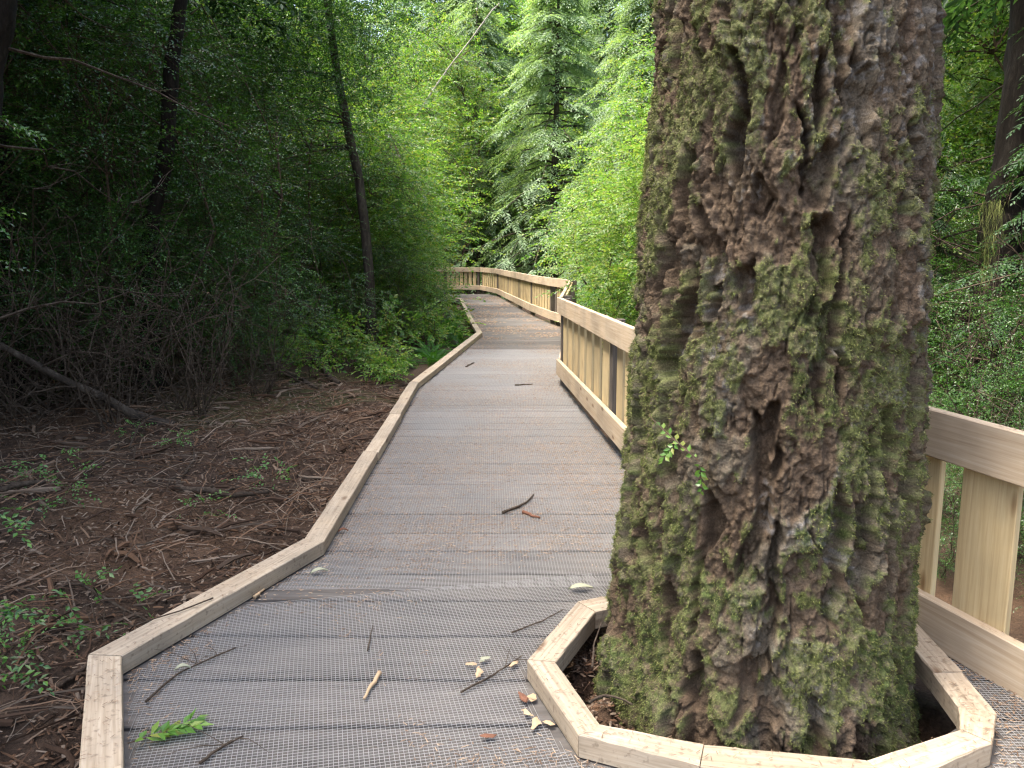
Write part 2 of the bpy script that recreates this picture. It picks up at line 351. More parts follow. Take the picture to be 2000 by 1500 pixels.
# joists under the planks
for xo in (-.55, .25):
    for y0 in np.arange(-3, 27, 3.0):
        y1 = y0+2.98; mid = lambda y: (px_at(lo_s, y)+px_at(re_s, y))/2+xo*.7
        p0, p1 = np.array([mid(y0), y0]), np.array([mid(y1), y1]); d = p1-p0
        if ring_span(y0) or ring_span((y0+y1)/2) or ring_span(y1): continue
        put('joist', bar_mesh('joist', float(np.hypot(*d)), .05, .15, M['post']), bw, ((p0[0]+p1[0])/2, (p0[1]+p1[1])/2, -.12), (0, 0, math.atan2(d[1], d[0])))

# kerb beams along the left edge and around the tree: mitred, chamfered
def beam(name, i0, o0, i1, o1, z0, z1, parent, mat, ch=.0035):
    i0, o0, i1, o1 = map(np.asarray, (i0, o0, i1, o1))
    c = (i0+o0+i1+o1)/4; d = (i1+o1)/2-(i0+o0)/2; ang = math.atan2(d[1], d[0]); ca, sa = math.cos(-ang), math.sin(-ang)
    rt = lambda p: np.array([(p-c)[0]*ca-(p-c)[1]*sa, (p-c)[0]*sa+(p-c)[1]*ca])
    def end(i, o):
        i, o = rt(i), rt(o); u = (o-i)/np.linalg.norm(o-i)*ch
        return [(*i, z0), (*i, z1-ch), (*(i+u), z1), (*(o-u), z1), (*o, z1-ch), (*o, z0)]
    P0, P1 = np.array(end(i0, o0)), np.array(end(i1, o1))
    n = 9; t = np.linspace(0, 1, n)[:, None, None]
    V = P0[None]*(1-t)+P1[None]*t
    V[1:-1, 1:5] += rng.normal(0, .0007, (n-2, 4, 3))
    V = V.reshape(-1, 3); F = []
    for a in range(n-1):
        for k in range(5): F.append((a*6+k, (a+1)*6+k, (a+1)*6+k+1, a*6+k+1))
    F += [(0, 1, 4, 5), (1, 2, 3, 4)]; b = (n-1)*6; F += [(b+5, b+4, b+1, b), (b+4, b+3, b+2, b+1)]
    return put(name, mesh(name, V, F, mat), parent, (c[0], c[1], 0), (0, 0, ang))
def lerp(a, b, t): return a+(b-a)*t
KH = .064
for i in range(len(left_in)-2):
    Ln = np.linalg.norm(left_in[i+1]-left_in[i]); k = max(1, int(round(Ln/2.6)))
    if i == 4: cuts = [0, .36, .64, .80, 1]
    else: cuts = np.linspace(0, 1, k+1)
    for j, (t0, t1) in enumerate(zip(cuts[:-1], cuts[1:])):
        e = .0012/Ln; dz = rng.uniform(-.004, .004); sh = rng.normal(0, .004, 2) if 0 < j else np.zeros(2)
        beam('kerb_beam', lerp(left_in[i], left_in[i+1], t0+e)+sh, lerp(left_out[i], left_out[i+1], t0+e)+sh, lerp(left_in[i], left_in[i+1], t1-e)+sh, lerp(left_out[i], left_out[i+1], t1-e)+sh, .004, KH+dz, bw, M['kerb'])
ring = empty('tree_surround', (TC[0], TC[1], 0)); tag(ring, 'low polygonal kerb of pale timber beams around the mossy trunk', 'kerb')
n = len(ring_out)
for i in range(n):
    j = (i+1) % n; a = .003; cb = (TC[0], TC[1])
    o = beam('beam', lerp(ring_in[i], ring_in[j], a)-cb, lerp(ring_out[i], ring_out[j], a)-cb, lerp(ring_in[i], ring_in[j], 1-a)-cb, lerp(ring_out[i], ring_out[j], 1-a)-cb, .003, .068+rng.uniform(-.003, .003), ring, M['kerb'])

# wire mesh over the planks: real wires
mbw = MB()
def clip_line(p, d, ok, step=.03, tmax=12):
    t = np.arange(-tmax, tmax, step); P = p+d*t[:, None]; m = ok(P)
    e = np.flatnonzero(np.diff(np.concatenate([[0], m.astype(int), [0]])))
    return [(t[a], t[b-1]) for a, b in zip(e[::2], e[1::2]) if b-a > 2]
def in_deck(P):
    x, y = P[:, 0], P[:, 1]
    ok = (x > np.interp(y, le_s[:, 1], le_s[:, 0])+.012) & (x < np.interp(y, re_s[:, 1], re_s[:, 0])-.03)
    for i in range(len(ring_out)): pass
    c = ring_out.mean(0); ang = np.arctan2(y-c[1], x-c[0]); ra = np.arctan2(ring_out[:, 1]-c[1], ring_out[:, 0]-c[0]); o = np.argsort(ra)
    rr = np.hypot(*(ring_out-c).T)[o]; R_ = np.interp(ang, ra[o], rr, period=2*np.pi)
    return ok & (np.hypot(x-c[0], y-c[1]) > R_)
def wire(p, q, z, wd=.0013, h=.0010):
    d = nz(np.array([q[0]-p[0], q[1]-p[1]])); nrm = np.array([-d[1], d[0]])*wd/2
    V = [(*(p+nrm), z), (*(p), z+h), (*(p-nrm), z), (*(q+nrm), z), (*(q), z+h), (*(q-nrm), z)]
    mbw.add(V, [(0, 1, 4), (0, 4, 3), (1, 2, 5), (1, 5, 4)])
def sheet(ang, box, z, pitch=.0132):
    u = np.array([math.sin(ang), math.cos(ang)]); v = np.array([u[1], -u[0]])
    c = np.array([(box[0]+box[1])/2, (box[2]+box[3])/2])
    hw, hl = (box[1]-box[0])/2, (box[3]-box[2])/2
    def ok(P):
        a = (P-c)@v; b = (P-c)@u
        return in_deck(P) & (np.abs(a) < hw) & (np.abs(b) < hl)
    for k in np.arange(-hw, hw, pitch):
        for a, b in clip_line(c+v*k, u, ok, tmax=hl+.1): wire(c+v*k+u*a, c+v*k+u*b, z)
    for k in np.arange(-hl, hl, pitch):
        for a, b in clip_line(c+u*k, v, ok, tmax=hw+.1): wire(c+u*k+v*a, c+u*k+v*b, z+.001)
sheet(R(-13), (-1.25, .62, .9, 3.10), .0005)
sheet(R(-1.5), (-1.1, 1.25, 3.12, 7.0), .0012)
sheet(R(1.0), (-1.2, 1.1, 6.95, 11.6), .0005, .0145)
sheet(R(4), (1.15, 2.0, .4, 2.6), .0005)
put('wire_mesh', mbw.mesh('wire_mesh', M['wire']), bw, kind='stuff')

# ------------------------------------------------------------------ railings
def railing(name, line, ztop, zbot, posts, slat_n, label, flip=1, group=None):
    """line: polyline points; ztop/zbot per point; posts: per segment list of fractions; slat_n: slats between neighbouring posts"""
    base = np.array([line[0][0], line[0][1], 0]); rt = empty(name, base); tag(rt, label, 'railing')
    if group: rt['group'] = group
    RH = .16; TH = .038
    for i in range(len(line)-1):
        p, q = np.array(line[i]), np.array(line[i+1]); d = q-p; Ln = np.linalg.norm(d); ang = math.atan2(d[1], d[0]); u = d/Ln; nr = np.array([-u[1], u[0]])*flip
        zt0, zt1, zb0, zb1 = ztop[i], ztop[i+1], zbot[i], zbot[i+1]
        segs = max(1, int(math.ceil(Ln/5.6)))
        for k in range(segs):
            a, b = k/segs, (k+1)/segs; e = .001
            for (z0, z1, nm, dz) in ((zt0, zt1, 'top_rail', -RH/2), (zb0, zb1, 'bottom_rail', RH/2)):
                za, zb = lerp(z0, z1, a), lerp(z0, z1, b); c = p+d*(a+b)/2; L = Ln*(b-a)-.003
                o = put(nm, bar_mesh(nm, L, TH, RH, M['fresh'], .004), rt, (c[0]-base[0], c[1]-base[1], (za+zb)/2+dz+rng.normal(0, .0015)), (0, -math.atan2(zb-za, L), ang))
        for f in posts[i]:
            c = p+d*f+nr*(TH/2+.047); zt = lerp(zt0, zt1, f)-.012; z0 = -.45
            put('post', bar_mesh('post', zt-z0, .088, .088, M['post'], .005), rt, (c[0]-base[0], c[1]-base[1], (zt+z0)/2), (0, -math.pi/2, ang))
        fs = posts[i]
        for fa, fb in zip(fs[:-1], fs[1:]):
            m = slat_n[i] if isinstance(slat_n, list) else slat_n
            da = .06/Ln; span = (fb-fa)-2*da; pitch = span/m
            for k in range(m):
                f = fa+da+pitch*(k+.5); c = p+d*f+nr*(TH/2+.020)
                zt = lerp(zt0, zt1, f)-.02; zb = lerp(zb0, zb1, f)+.02
                wd = min(pitch*Ln*.70, .25)*(1+rng.normal(0, .015))
                o = put('slat', bar_mesh('slat', zt-zb, wd, .022, M['slat'], .003), rt, (c[0]-base[0], c[1]-base[1], (zt+zb)/2+rng.normal(0, .003)), (0, -math.pi/2, ang), None)
                # board stands upright: local X up, local Y along the rail
                o.rotation_euler = Matrix([[0, u[0], -u[1]], [0, u[1], u[0]], [1, 0, 0]]).to_euler()
    return rt
T, B = 1.07*S, .115*S
def yfrac(line, i, ys_): return [float((y*S-line[i][1])/(line[i+1][1]-line[i][1])) for y in ys_]
ln = [tuple(p) for p in rail_near]
r_near = railing('railing', ln, [.86*S, T, T], [-.10*S, B, B], [yfrac(ln, 0, [.95, 3.8, 5.40]), yfrac(ln, 1, [6.72, 9.98])], [0, 7],
    'near pale timber railing running behind the mossy trunk to the right edge', -1)
# slats between the corner behind the trunk and the next post are part of the same run
lf = [tuple(p) for p in rail_far]
r_far = railing('railing', lf, [T]*7, [B]*7, [[.08, .5, .97], [.03, .9], yfrac(lf, 2, [19.2, 21.95]), yfrac(lf, 3, [22.05, 24.9, 28.2, 32.0]), [.03, .97], [.02, .26, .5, .74, .98]], 7,
    'far pale timber railing curving left along the distant boardwalk', -1)
def extra_slats(rt, line, i, f0, f1, m, ztop, zbot):
    base = np.array(rt.location); p, q = np.array(line[i]), np.array(line[i+1]); d = q-p; Ln = np.linalg.norm(d); u = d/Ln; nr = -np.array([-u[1], u[0]])
    for k in range(m):
        f = f0+(f1-f0)*(k+.5)/m; c = p+d*f+nr*(.019+.020)
        o = put('slat', bar_mesh('slat', ztop-zbot-.04, .19, .022, M['slat'], .003), rt, (c[0]-base[0], c[1]-base[1], (ztop+zbot)/2))
        o.rotation_euler = Matrix([[0, u[0], -u[1]], [0, u[1], u[0]], [1, 0, 0]]).to_euler()
def z_on(i, f, a): return lerp(a[i], a[i+1], f)
p_, q_ = np.array(ln[0]), np.array(ln[1]); L_ = float(np.linalg.norm(q_-p_)); u_ = (q_-p_)/L_; nr_ = -np.array([-u_[1], u_[0]])
def px_of(P):
    c, s_ = math.cos(R(8.9)), math.sin(R(8.9)); z = P[2]-1.57*S; return 1000+1600*P[0]/(P[1]*c-z*s_)
ts = np.linspace(0, L_, 600); pxs = np.array([px_of((*(p_+u_*t+nr_*.03), .5)) for t in ts]); t_edge = ts[np.argmin(np.abs(pxs-1878))]
for k in range(-8, 7):
    t = t_edge-.10+.285*k; f = t/L_
    if f < .02 or f > .97: continue
    c = p_+u_*t+nr_*.031; zt, zb = z_on(0, f, [.86*S, T])-.02, z_on(0, f, [-.10*S, B])+.02
    o = put('slat', bar_mesh('slat', zt-zb, .20, .024, M['slat'], .003), r_near, (c[0]-ln[0][0], c[1]-ln[0][1], (zt+zb)/2))
    o.rotation_euler = Matrix([[0, u_[0], -u_[1]], [0, u_[1], u_[0]], [1, 0, 0]]).to_euler()
extra_slats(r_near, ln, 1, .03, yfrac(ln, 1, [6.55])[0], 3, T, B)

# ------------------------------------------------------------------ the big mossy trunk
tree = empty('mossy_tree', (TC[0], TC[1], -.25)); tag(tree, 'huge old conifer trunk with deep mossy bark beside the boardwalk', 'tree')
th_a = np.concatenate([np.linspace(-math.pi, -math.pi/2-1.75, 40)[:-1], np.linspace(-math.pi/2-1.75, -math.pi/2+1.75, 430), np.linspace(-math.pi/2+1.75, math.pi, 60)[1:]])
th_a = th_a[:-1]
z_a = np.concatenate([np.linspace(-.25, 2.5, 560), np.linspace(2.5, 4, 60)[1:], np.linspace(4, 15, 60)[1:]])
TH, Z = np.meshgrid(th_a, z_a)
rad = np.interp(Z, np.array([-.3, 0, .25, .56, 1.0, 1.57, 2.5, 6, 18])*S, np.array([.64, .585, .548, .518, .497, .472, .436, .37, .16])*S)
flare = sm(.55, -.15, Z)
rad = rad*(1+flare*(.045*np.sin(3*TH+1.0)+.035*np.sin(5*TH+.4)+.02*np.sin(8*TH)))
rad = rad*(1-.07*sm(.5, -.1, Z)*sm(-1.1, -.3, TH)*sm(1.2, .3, TH))
cx_, sy_ = np.cos(TH), np.sin(TH)
R0 = .42
wx, wy = cx_*R0, sy_*R0
low = fbm(wx*3, wy*3, Z*1.2, 3, 5)
wu = fbm(wx*6, wy*6, Z*4, 4, 11); wv = fbm(wx*6, wy*6, Z*4, 4, 12); wf = fbm(wx*25, wy*25, Z*18, 3, 13)
NC = 26
u1 = TH/(2*np.pi)*NC+.55*wu+.10*wf+.35*np.sin(Z*1.7+1); v1 = Z/.34+.65*wv+.16*wf
f1, f2, c1, oy, ox = vor(u1, v1, NC, 21)
e1 = f2-f1
NC2 = 68
u2 = TH/(2*np.pi)*NC2+.6*wv+.15*wf; v2 = Z/.085+.7*wu+.2*wf
g1_, g2_, c2, oy2, ox2 = vor(u2, v2, NC2, 31)
e2 = g2_-g1_
ridge = 1-np.abs(fbm(wx*7, wy*7, Z*1.1, 3, 51))*2.2            # long vertical fissures
fiss = sm(.80, 1.0, ridge)
deepm = sm(-.35, .4, fbm(wx*4, wy*4, Z*2.5, 3, 61))
furrow = 1-sm(.015, .12, e1)
fine = fbm(wx*30, wy*30, Z*22, 4, 71); fine2 = fbm(wx*75, wy*75, Z*60, 3, 72)
base_s = sm(.5, .0, Z)
bill = lambda f, g, sd_, o=3: np.abs(fbm(wx*f, wy*f, Z*g, o, sd_))          # sharp creases where it is 0
rgb_ = np.random.default_rng(55)
Sarc = TH*R0+.014*wu+.005*wf+.004*fbm(wx*60, wy*60, Z*40, 2, 158); Zw = Z+.04*wv+.012*wf
slot = np.zeros_like(Z); lip = np.zeros_like(Z)
for k in range(340):                                   # deep vertical slots between the bark ridges
    t0_ = rgb_.uniform(-math.pi+.1, math.pi-.1); zc = rgb_.uniform(-.15, 2.75); hw, hl, tl = rgb_.uniform(.012, .034), rgb_.uniform(.08, .26)*rgb_.uniform(.45, 1), rgb_.normal(0, .14)
    r0_, r1_ = np.searchsorted(z_a, [zc-.34, zc+.34]); c0_, c1_ = np.searchsorted(th_a, [t0_-.24, t0_+.24])
    if c1_-c0_ < 6 or r1_-r0_ < 6: continue
    sl = (slice(r0_, r1_), slice(c0_, c1_)); dz_ = Zw[sl]-zc; ds_ = Sarc[sl]-t0_*R0-tl*dz_-.25*hw*np.sin(dz_*40+k)
    dd = np.sqrt((ds_/(hw*(1.15-.5*np.abs(dz_)/hl)).clip(.003))**2+(dz_/hl)**4)
    slot[sl] = np.maximum(slot[sl], (1-sm(.6, 1.05, dd))*rgb_.uniform(.5, 1)); lip[sl] = np.maximum(lip[sl], sm(2.6, 1.2, dd)*(1-sm(.55, 1.15, dd)))
n2 = fbm(wx*21+.4*wv, wy*21, Z*5.5, 3, 153)
slot2 = (1-sm(.02, .14, np.abs(n2)))*sm(-.1, .3, fbm(wx*12, wy*12, Z*9, 3, 154))
hgt = .014*low
hgt += -.088*slot*(1-.25*base_s)-.015*slot2+.008*lip
hgt += -.009*furrow*deepm
hgt += (.016*(c1-.5)-.016*oy*(.3+.7*c1))*sm(0, .06, e1)
hgt += (.005*(c2-.5)-.007*oy2)*sm(0, .06, e2)
hgt += .014*np.minimum(bill(15, 3.2, 161), .5)+.009*np.minimum(bill(36, 10, 162), .5)+.006*bill(80, 48, 163)+.0035*bill(160, 110, 164, 2)
pit = sm(.32, .42, fbm(wx*9, wy*9, Z*5, 4, 81))
hgt += -.008*pit
f3, f4, c3, oy3, ox3 = vor(TH/(2*np.pi)*150+.8*wu+.3*wf, Z/.022+.8*wv+.3*wf, 150, 41)
hgt += (.003*(c3-.5)-.004*oy3)*sm(0, .1, f4-f3)
hgt += .02*base_s*fbm(wx*8, wy*8, Z*7, 3, 88)
furrow = np.maximum(np.maximum(slot, .6*slot2), .4*furrow*deepm); fiss = slot
# moss: thick on ridges, mostly left and lower centre
mz = .65*fbm(wx*6, wy*6, Z*4, 4, 91)+.5*fine
side_l = sm(-1.3, -2.3, TH)                                             # towards the open walk
patch = .28+.30*sm(1.35, .85, Z)+.30*side_l*sm(.6, 1.6, Z)-.30*sm(1.5, 2.0, Z)*sm(-2.0, -1.4, TH)-.35*sm(-.9, -.35, TH)*sm(.3, .9, Z)
patch = patch+.35*np.exp(-((TH+1.75)/.28)**2-((Z-1.95)/.35)**2)+.30*np.exp(-((TH+1.25)/.35)**2-((Z-.95)/.4)**2)-.35*np.exp(-((TH+2.0)/.3)**2-((Z-.72)/.25)**2)-.4*np.exp(-((TH+2.2)/.5)**2-((Z+.0)/.13)**2)
mossm = sm(.05, .55, mz+.35*fbm(wx*40, wy*40, Z*30, 3, 92)+.9*patch+.06-.75*furrow-.7*pit)
hgt += mossm*(.003+.003*fbm(wx*60, wy*60, Z*45, 3, 95))
RR = rad+hgt
TX, TY = cx_*RR, sy_*RR
lean = .0
V = np.column_stack([TX.ravel(), TY.ravel(), (Z+.25+.004*fine).ravel()])
nt_, nzv = len(th_a), len(z_a)
ii = np.arange(nt_*nzv).reshape(nzv, nt_); i2 = np.roll(ii, -1, axis=1)
TF = np.stack([ii[:-1], i2[:-1], i2[1:], ii[1:]], -1).reshape(-1, 4)
c_br = np.array([.155, .115, .074]); c_gr = np.array([.185, .155, .112]); c_red = np.array([.145, .10, .064]); c_ms = np.array([.125, .145, .042]); c_ms2 = np.array([.18, .196, .078]); c_li = np.array([.33, .33, .32])
mixc = lambda a, b, t: a*(1-t[..., None])+b*t[..., None]
Ccol = mixc(np.broadcast_to(c_br, Z.shape+(3,)), c_gr, np.clip(sm(.35, .8, c1)*.8+.3*fine, 0, 1))
Ccol = mixc(Ccol, c_red, np.clip(pit*.8+.5*(1-sm(.3, .5, c2))*sm(0, .4, low), 0, 1))
lic = sm(.25, .5, fbm(wx*45, wy*45, Z*75, 4, 101))*sm(.1, .5, fbm(wx*4, wy*4, Z*3, 3, 102)+.35*sm(1.2, 1.9, Z)+.2*sm(-1.6, -.9, TH))*sm(.08, .25, e1)*(1-pit)
Ccol = mixc(Ccol, c_li, .4*lic)
ms = mixc(np.broadcast_to(c_ms, Z.shape+(3,)), c_ms2, np.clip(.5+.7*fbm(wx*14, wy*14, Z*12, 3, 103)+.25*sm(1.0, 2.0, Z), 0, 1))
ms = mixc(ms, np.array([.075, .125, .03]), .6*sm(0, .5, fbm(wx*5, wy*5, Z*5, 3, 104))*sm(1.5, .7, Z))
Ccol = mixc(Ccol, ms, np.clip(mossm*(.64+.6*fbm(wx*70, wy*70, Z*70, 3, 105)), 0, .95))
Ccol = .66*Ccol*(.85+.3*c3[..., None])*(1+.25*fine2[..., None])
tr = put('trunk', mesh('trunk', V, TF, M['bark'], True, np.clip(Ccol.reshape(-1, 3), .004, 1)), tree)
# moss fibres
zi_max = 560
cand = np.flatnonzero((mossm[:zi_max] > .45).ravel() & (np.abs(TH[:zi_max]+math.pi/2) < 1.8).ravel())
pick = rng.choice(cand, 120000)
Pn = V[pick]; N_ = np.column_stack([cx_.ravel()[pick], sy_.ravel()[pick], np.zeros(len(pick))])
dirv = nz(N_*.8+rng.normal(0, .5, (len(pick), 3))+np.array([0, 0, -.25])); Lm = rng.uniform(.003, .010, len(pick))[:, None]
sidev = nz(np.cross(dirv, rng.normal(0, 1, (len(pick), 3))))*.0010
P0 = Pn+rng.normal(0, .002, Pn.shape)
FV = np.stack([P0-sidev, P0+sidev, P0+dirv*Lm], 1).reshape(-1, 3)
put('moss', mesh('moss', FV, np.arange(len(FV)).reshape(-1, 3), M['moss']), tree, kind='stuff')

# ------------------------------------------------------------------ leaves and plants
def leaves(O, D, N, L, K, ll, lw, rg, sag=.15, ang=.85, taper=.3, jit=.25, t0=.1, tip=True, fold=.12):
    """S sprays of K leaves set alternately along a twig; returns vertices and triangles"""
    Sn = len(O); D = nz(D); N = nz(N-D*np.sum(D*N, 1, keepdims=True)); Bv = np.cross(N, D)
    t = np.linspace(t0, 1, K); sd_ = np.where(np.arange(K) % 2, 1., -1.); fwd = np.full(K, math.cos(ang)); lat = np.full(K, math.sin(ang))*sd_
    if tip: fwd[-1], lat[-1] = 1, 0
    L = np.broadcast_to(L, (Sn,)); pos = O[:, None]+D[:, None]*(L[:, None]*t)[..., None]-np.array([0, 0, 1.])*(sag*L[:, None]*t**2)[..., None]
    Dt = nz(D[:, None]-np.array([0, 0, 1.])*(2*sag*t)[None, :, None])
    ld = nz(Dt*fwd[None, :, None]+Bv[:, None]*lat[None, :, None]+rg.normal(0, jit, (Sn, K, 3)))
    ln_ = nz(N[:, None]+rg.normal(0, jit*1.3, (Sn, K, 3))); lb = nz(np.cross(ln_, ld)); ln_ = np.cross(ld, lb)
    prof = (1-taper*t)*np.minimum(1, .55+2*t)
    l_ = (ll*prof[None]*rg.uniform(.75, 1.2, (Sn, K)))[..., None]; w_ = (lw*(.6+.4*prof)[None]*rg.uniform(.8, 1.15, (Sn, K)))[..., None]
    b = pos; m = pos+ld*l_*.45
    V = np.stack([b, m+lb*w_/2+ln_*w_*fold, pos+ld*l_-ln_*l_*.08, m-lb*w_/2+ln_*w_*fold], 2).reshape(-1, 3)
    k = np.arange(Sn*K)[:, None]*4
    F = np.concatenate([k+np.array([0, 2, 1]), k+np.array([0, 3, 2])])
    return V, F
def root(name, kids, loc=(0, 0, 0)):
    o = empty(name, loc)
    for nm, me in kids: put(nm, me, o)
    return o
def shrub_meshes(seed, H, Rr, zf, ncl, nsp, K, ll, lw, leafmat, spl=.3, crad=.28, nst=7, stem_r=.018, sag=.2, bare=14, stemmat=None, flat=.7, bend=.12):
    rg = np.random.default_rng(seed); mb = MB(); mbl = MB()
    c = []
    while len(c) < ncl:
        p = rg.uniform(-1, 1, 3); r = np.linalg.norm(p)
        if r > 1 or (r < .45 and rg.random() < .75): continue
        q = np.array([p[0]*Rr, p[1]*Rr, zf+(H-zf)*(p[2]*.5+.5)]); q[:2] *= .65+.5*vn(p[0]*2.1+seed, p[1]*2.1, p[2]*2.1)+.35*(1-abs(p[2]))
        c.append(q)
    c = np.array(c)
    stems = []
    for s in range(nst):
        a = rg.uniform(0, 6.28); b = np.array([math.cos(a), math.sin(a), 0])*rg.uniform(.03, .25)*Rr
        e = np.array([math.cos(a), math.sin(a), 0])*rg.uniform(.1, .55)*Rr+np.array([0, 0, H*rg.uniform(.7, .95)])
        P = curve(b, e, (rg.normal(0, bend*Rr), rg.normal(0, bend*Rr), 0), 9, .03*H/3, rg); stems.append(P)
        mb.add(*tube(P, np.linspace(stem_r*rg.uniform(.7, 1.3), stem_r*.3, 9), 5))
    for q in c:
        d = [np.min(np.linalg.norm(P-q, axis=1)) for P in stems]; P = stems[int(np.argmin(d))]
        j = max(1, int(np.argmin(np.linalg.norm(P-(q-np.array([0, 0, .25*H*.3])), axis=1))))
        mb.add(*tube(curve(P[j], q, (0, 0, .04*H/3), 5, .015, rg), np.linspace(stem_r*.45, stem_r*.12, 5), 3, False))
    for k in range(bare):      # dead leafless shoots low down
        P = stems[rg.integers(nst)]; s = P[rg.integers(1, 5)]; a = rg.uniform(0, 6.28); L = rg.uniform(.3, .9)
        e = s+np.array([math.cos(a)*L, math.sin(a)*L, rg.uniform(-.25, .6)*L])
        mb.add(*tube(curve(s, e, (0, 0, rg.uniform(-.1, .1)), 6, .02, rg), np.linspace(stem_r*.35, stem_r*.1, 6), 3, False))
    O, D, N = [], [], []
    for q in c:
        m = int(nsp*rg.uniform(.5, 1.5)); o = q+rg.normal(0, 1, (m, 3))*crad*np.array([1, 1, flat])*rg.uniform(.7, 1.3)
        out = nz(q*np.array([1, 1, .0])+1e-3); d = nz((o-q)*2.2/crad+out*.9+np.array([0, 0, .15])+rg.normal(0, .45, (m, 3)))
        O.append(o-d*spl*.4); D.append(d); N.append(np.array([0, 0, 1.])+rg.normal(0, .35, (m, 3)))
    O, D, N = map(np.concatenate, (O, D, N)); L = rg.uniform(.7, 1.3, len(O))*spl
    V, F = leaves(O, D, N, L, K, ll, lw, rg, sag)
    for i in range(0, len(O), 2):
        P = np.stack([O[i], O[i]+nz(D[i])*L[i]*.5-np.array([0, 0, sag*L[i]*.25]), O[i]+nz(D[i])*L[i]*.95-np.array([0, 0, sag*L[i]*.9])]); mb.add(*tube(P, [.003, .002, .001], 3, False))
    return [('branches', mb.mesh('branches', stemmat or M['stem'])), ('foliage', mesh('foliage', V, F, leafmat))]
def conifer_meshes(seed, H, Rm, z0, nb, nf, K, mat, ll=.10, lw=.018, fl=.42, tr=.14, droop=.35, power=.8, dead=0):
    rg = np.random.default_rng(seed); mb = MB(); mbd = MB()
    zz = np.linspace(0, H, 24); P = np.column_stack([.05*np.sin(zz*.5+seed), .05*np.cos(zz*.4+seed), zz])
    mb.add(*tube(P, tr*(1-zz/H)**.8+.012+tr*.5*np.exp(-zz/.25), 10))
    O, D, N, Ls = [], [], [], []
    for b in range(nb):
        z = z0+(H*.98-z0)*(b+.5)/nb+rg.normal(0, .08); a = b*2.399+rg.normal(0, .3)
        L = Rm*(1-max(0, z-z0)/(H-z0))**power*rg.uniform(.6, 1.15)+.15
        o = np.array([math.cos(a), math.sin(a), 0]); tt = np.linspace(0, 1, 7)
        Q = np.array([0, 0, z])+o*(L*tt)[:, None]+np.array([0, 0, 1.])*(L*(.18*tt-droop*1.2*tt**2))[:, None]+rg.normal(0, .02, (7, 3))
        mb.add(*tube(Q, np.linspace(.018+.008*L, .004, 7), 4, False))
        s = rg.uniform(.15, 1, nf); s[:2] = .97; o_ = np.stack([np.interp(s, tt, Q[:, k]) for k in range(3)], 1)
        sd_ = np.where(np.arange(nf) % 2, 1, -1)[:, None]; bv = np.array([-o[1], o[0], 0])
        d = nz(o*.7+bv*sd_*rg.uniform(.4, 1.1, (nf, 1))+np.array([0, 0, -.30])+rg.normal(0, .15, (nf, 3)))
        d[:2] = nz(o+np.array([0, 0, -.4])+rg.normal(0, .15, (2, 3)))
        O.append(o_); D.append(d); N.append(np.array([0, 0, 1.])+rg.normal(0, .2, (nf, 3))); Ls.append(fl*(1.1-.45*s)*rg.uniform(.7, 1.25, nf))
    O, D, N, Ls = map(np.concatenate, (O, D, N, Ls))
    V, F = leaves(O, D, N, Ls, K, ll, lw, rg, .3, .8, .55, .12, .04, True, .03)
    for k in range(dead):
        z = rg.uniform(.25, max(z0+.5, 2.6)); a = rg.uniform(0, 6.28); L = rg.uniform(.5, 1.5); o = np.array([math.cos(a), math.sin(a), rg.uniform(-.45, .1)])
        Q = curve(np.array([0, 0, z]), np.array([0, 0, z])+o*L, (0, 0, .06), 7, .02, rg); mb.add(*tube(Q, np.linspace(.012, .003, 7), 4, False))
        for j in range(9):
            s = Q[rg.integers(2, 7)]; e = s+nz(o+rg.normal(0, .7, 3))*rg.uniform(.1, .4); mb.add(*tube(curve(s, e, (0, 0, .01), 4, .008, rg), [.004, .003, .002, .001], 3, False))
    return [('trunk', mb.mesh('trunk', M['trunk'], False)), ('crown', mesh('crown', V, F, mat))]
def gz(x, y): return float(ground_h(np.array([x]), np.array([y]))[0])-.02

proto = {}
proto['thicket'] = [shrub_meshes(100+i, 4.3, 1.45, 1.15, 80, 22, 11, .046, .023, M['huck'], .32, .30, 6, .018, bare=45, flat=.5, bend=.4) for i in range(3)]
proto['huck'] = [shrub_meshes(120+i, 3.2, 1.35, .25, 90, 22, 11, .044, .022, M['huck'], .30, .28, 6, .014, bare=8, flat=.5, bend=.4) for i in range(2)]
proto['bright'] = [shrub_meshes(140+i, 4.6, 1.8, .3, 100, 22, 10, .088, .046, M['bright'], .36, .34, 5, .018, bare=4, flat=.5, bend=.4) for i in range(3)]
proto['alder'] = [shrub_meshes(150+i, 9.5, 2.8, 1.6, 130, 26, 10, .11, .058, M['bright'], .55, .55, 3, .05, bare=4, flat=.45, bend=.3) for i in range(2)]
proto['lime'] = [shrub_meshes(160+i, 3.6, 1.35, .15, 100, 22, 11, .066, .036, M['lime'], .32, .28, 6, .014, bare=2, flat=.5, bend=.4) for i in range(2)]
proto['cedar'] = [conifer_meshes(180+i, 9, 2.8, .15, 130, 20, 16, M['cedar'], .20, .045, .75, .12, .42) for i in range(2)]
proto['dcedar'] = [conifer_meshes(200+i, 15, 3.6, .9, 130, 18, 15, M['dcedar'], .24, .06, .95, .20, .36, dead=10) for i in range(2)]
proto['canopy'] = [conifer_meshes(220+i, 13, 4.2, 4.6, 90, 20, 13, M['dcedar'], .24, .065, .9, .15, .28, .6, dead=20) for i in range(2)]
proto['salal'] = [shrub_meshes(240+i, 2.6, .9, .5, 30, 10, 8, .11, .05, M['salal'], .32, .24, 4, .010, bare=2) for i in range(1)]
proto['seedling'] = [shrub_meshes(250+i, .7, .42, .08, 14, 7, 7, .085, .04, M['bright'], .2, .14, 5, .006, bare=0) for i in range(2)]
